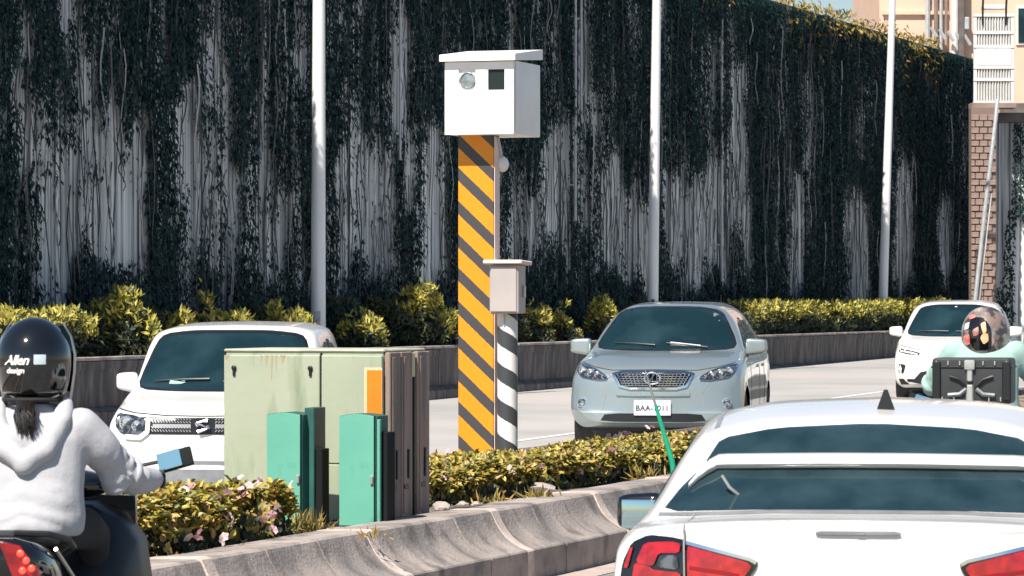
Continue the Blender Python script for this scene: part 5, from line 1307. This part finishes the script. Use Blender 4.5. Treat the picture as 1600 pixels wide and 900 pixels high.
on_helmet(text_mesh('Allen', .052, shear=.35, bold=.0012, spacing=.92), -.040, 1.548, M['decal'], hv, hm, 'lettering')
on_helmet(text_mesh('design', .030, shear=.2, bold=.001), -.045, 1.508, M['decal'], hv, hm, 'lettering')
q = B(); n_ = 6
for i in range(n_):
    for j in range(4): q.face([(-.022 + .044 * a / n_, -.019 + .038 * c / 4, 0) for a, c in ((i, j), (i + 1, j), (i + 1, j + 1), (i, j + 1))])
on_helmet(q.mesh('sticker', 0), .052, 1.552, mat('pale_blue_sticker', (.50, .60, .64), .4), hv, hm, 'sticker')
# hair below the helmet
b = B(); g = random.Random(5)
for k in range(420):
    a = g.uniform(0, 6.28); r_ = .026 * math.sqrt(g.random()); x, y = r_ * math.cos(a) * 1.2 - .006, r_ * math.sin(a); l = .03 + .115 * g.random() ** .7 * (1 - .5 * r_ / .026) + .02 * g.random(); fl_ = 1 + g.uniform(-.1, .55)
    b.tube([(x * 1.7, y + .0, 1.425), (x * 1.1, y - .075, 1.372), (x * fl_ + .008, y - .118, 1.372 - l * .45), (x * fl_ * 1.0 + .02 + g.gauss(0, .006), y * .8 - .135, 1.372 - l)], [.003, .0032, .0028, .001], 3, cap=False)
b.o('ponytail', M['hair'], rd)['kind'] = 'stuff'

rd2 = rider('person', 'person in a mint green jacket and patterned helmet riding behind the top box', R2, R2Y, M['mint'], M['mint'], M['jeans'], hz=1.42, hood=False); rd2.location.z += .17
camo = mat('patterned_helmet_shell', (.20, .15, .13), .35, col2=(.42, .38, .36), scale=9, lo=.48, hi=.6, col3=(.05, .045, .045), scale3=13, lo3=.5, hi3=.6, coat=.4)
hm2, hv2 = helmet(rd2, (0, .07, 1.408), (.152, .17, .168), camo)
def deco(pts, m, name):
    qd = B(); xs = [p[0] for p in pts]; ys = [p[1] for p in pts]
    poly = rnd_poly(pts, 2)
    gx = np.linspace(min(xs), max(xs), 9); gy = np.linspace(min(ys), max(ys), 9)
    for i in range(8):
        for j in range(8):
            c = clip_cell(poly, gx[i], gx[i + 1], gy[j], gy[j + 1])
            if len(c) >= 3: qd.face([(u, v, 0) for u, v in c])
    on_helmet(qd.mesh(name, 0), 0, 1.408, m, hv2, hm2, name, off=.003 + .001 * deco.k); deco.k += 1
deco.k = 0
M['orange_decal'] = mat('orange_decal', (.75, .27, .07), .4, col2=(.85, .50, .30), scale=14); M['red_decal'] = mat('red_decal', (.55, .06, .06), .4, col2=(.7, .3, .25), scale=20)
deco([(-.085, .10), (.0, .10), (.05, .03), (.05, -.10), (-.06, -.11), (-.10, -.03)], M['black_gloss'], 'black_panel')
deco([(-.02, .06), (.012, .075), (.02, .01), (.0, -.01)], M['orange_decal'], 'orange_panel'); deco([(-.008, -.005), (.03, .0), (.032, -.05), (.0, -.07), (-.02, -.03)], M['orange_decal'], 'orange_panel'); deco([(-.07, .02), (-.03, .045), (-.03, -.01), (-.065, -.02)], mat('pink_decal', (.55, .33, .28), .4, col2=(.3, .12, .1), scale=25), 'pink_panel')
deco([(-.135, -.02), (-.09, .0), (-.085, -.07), (-.12, -.075)], M['red_decal'], 'red_panel'); deco([(-.10, .105), (-.06, .125), (-.05, .10), (-.09, .085)], M['red_decal'], 'red_panel')
deco([(-.12, .06), (-.09, .07), (-.095, .03), (-.125, .02)], M['decal'], 'pale_panel')
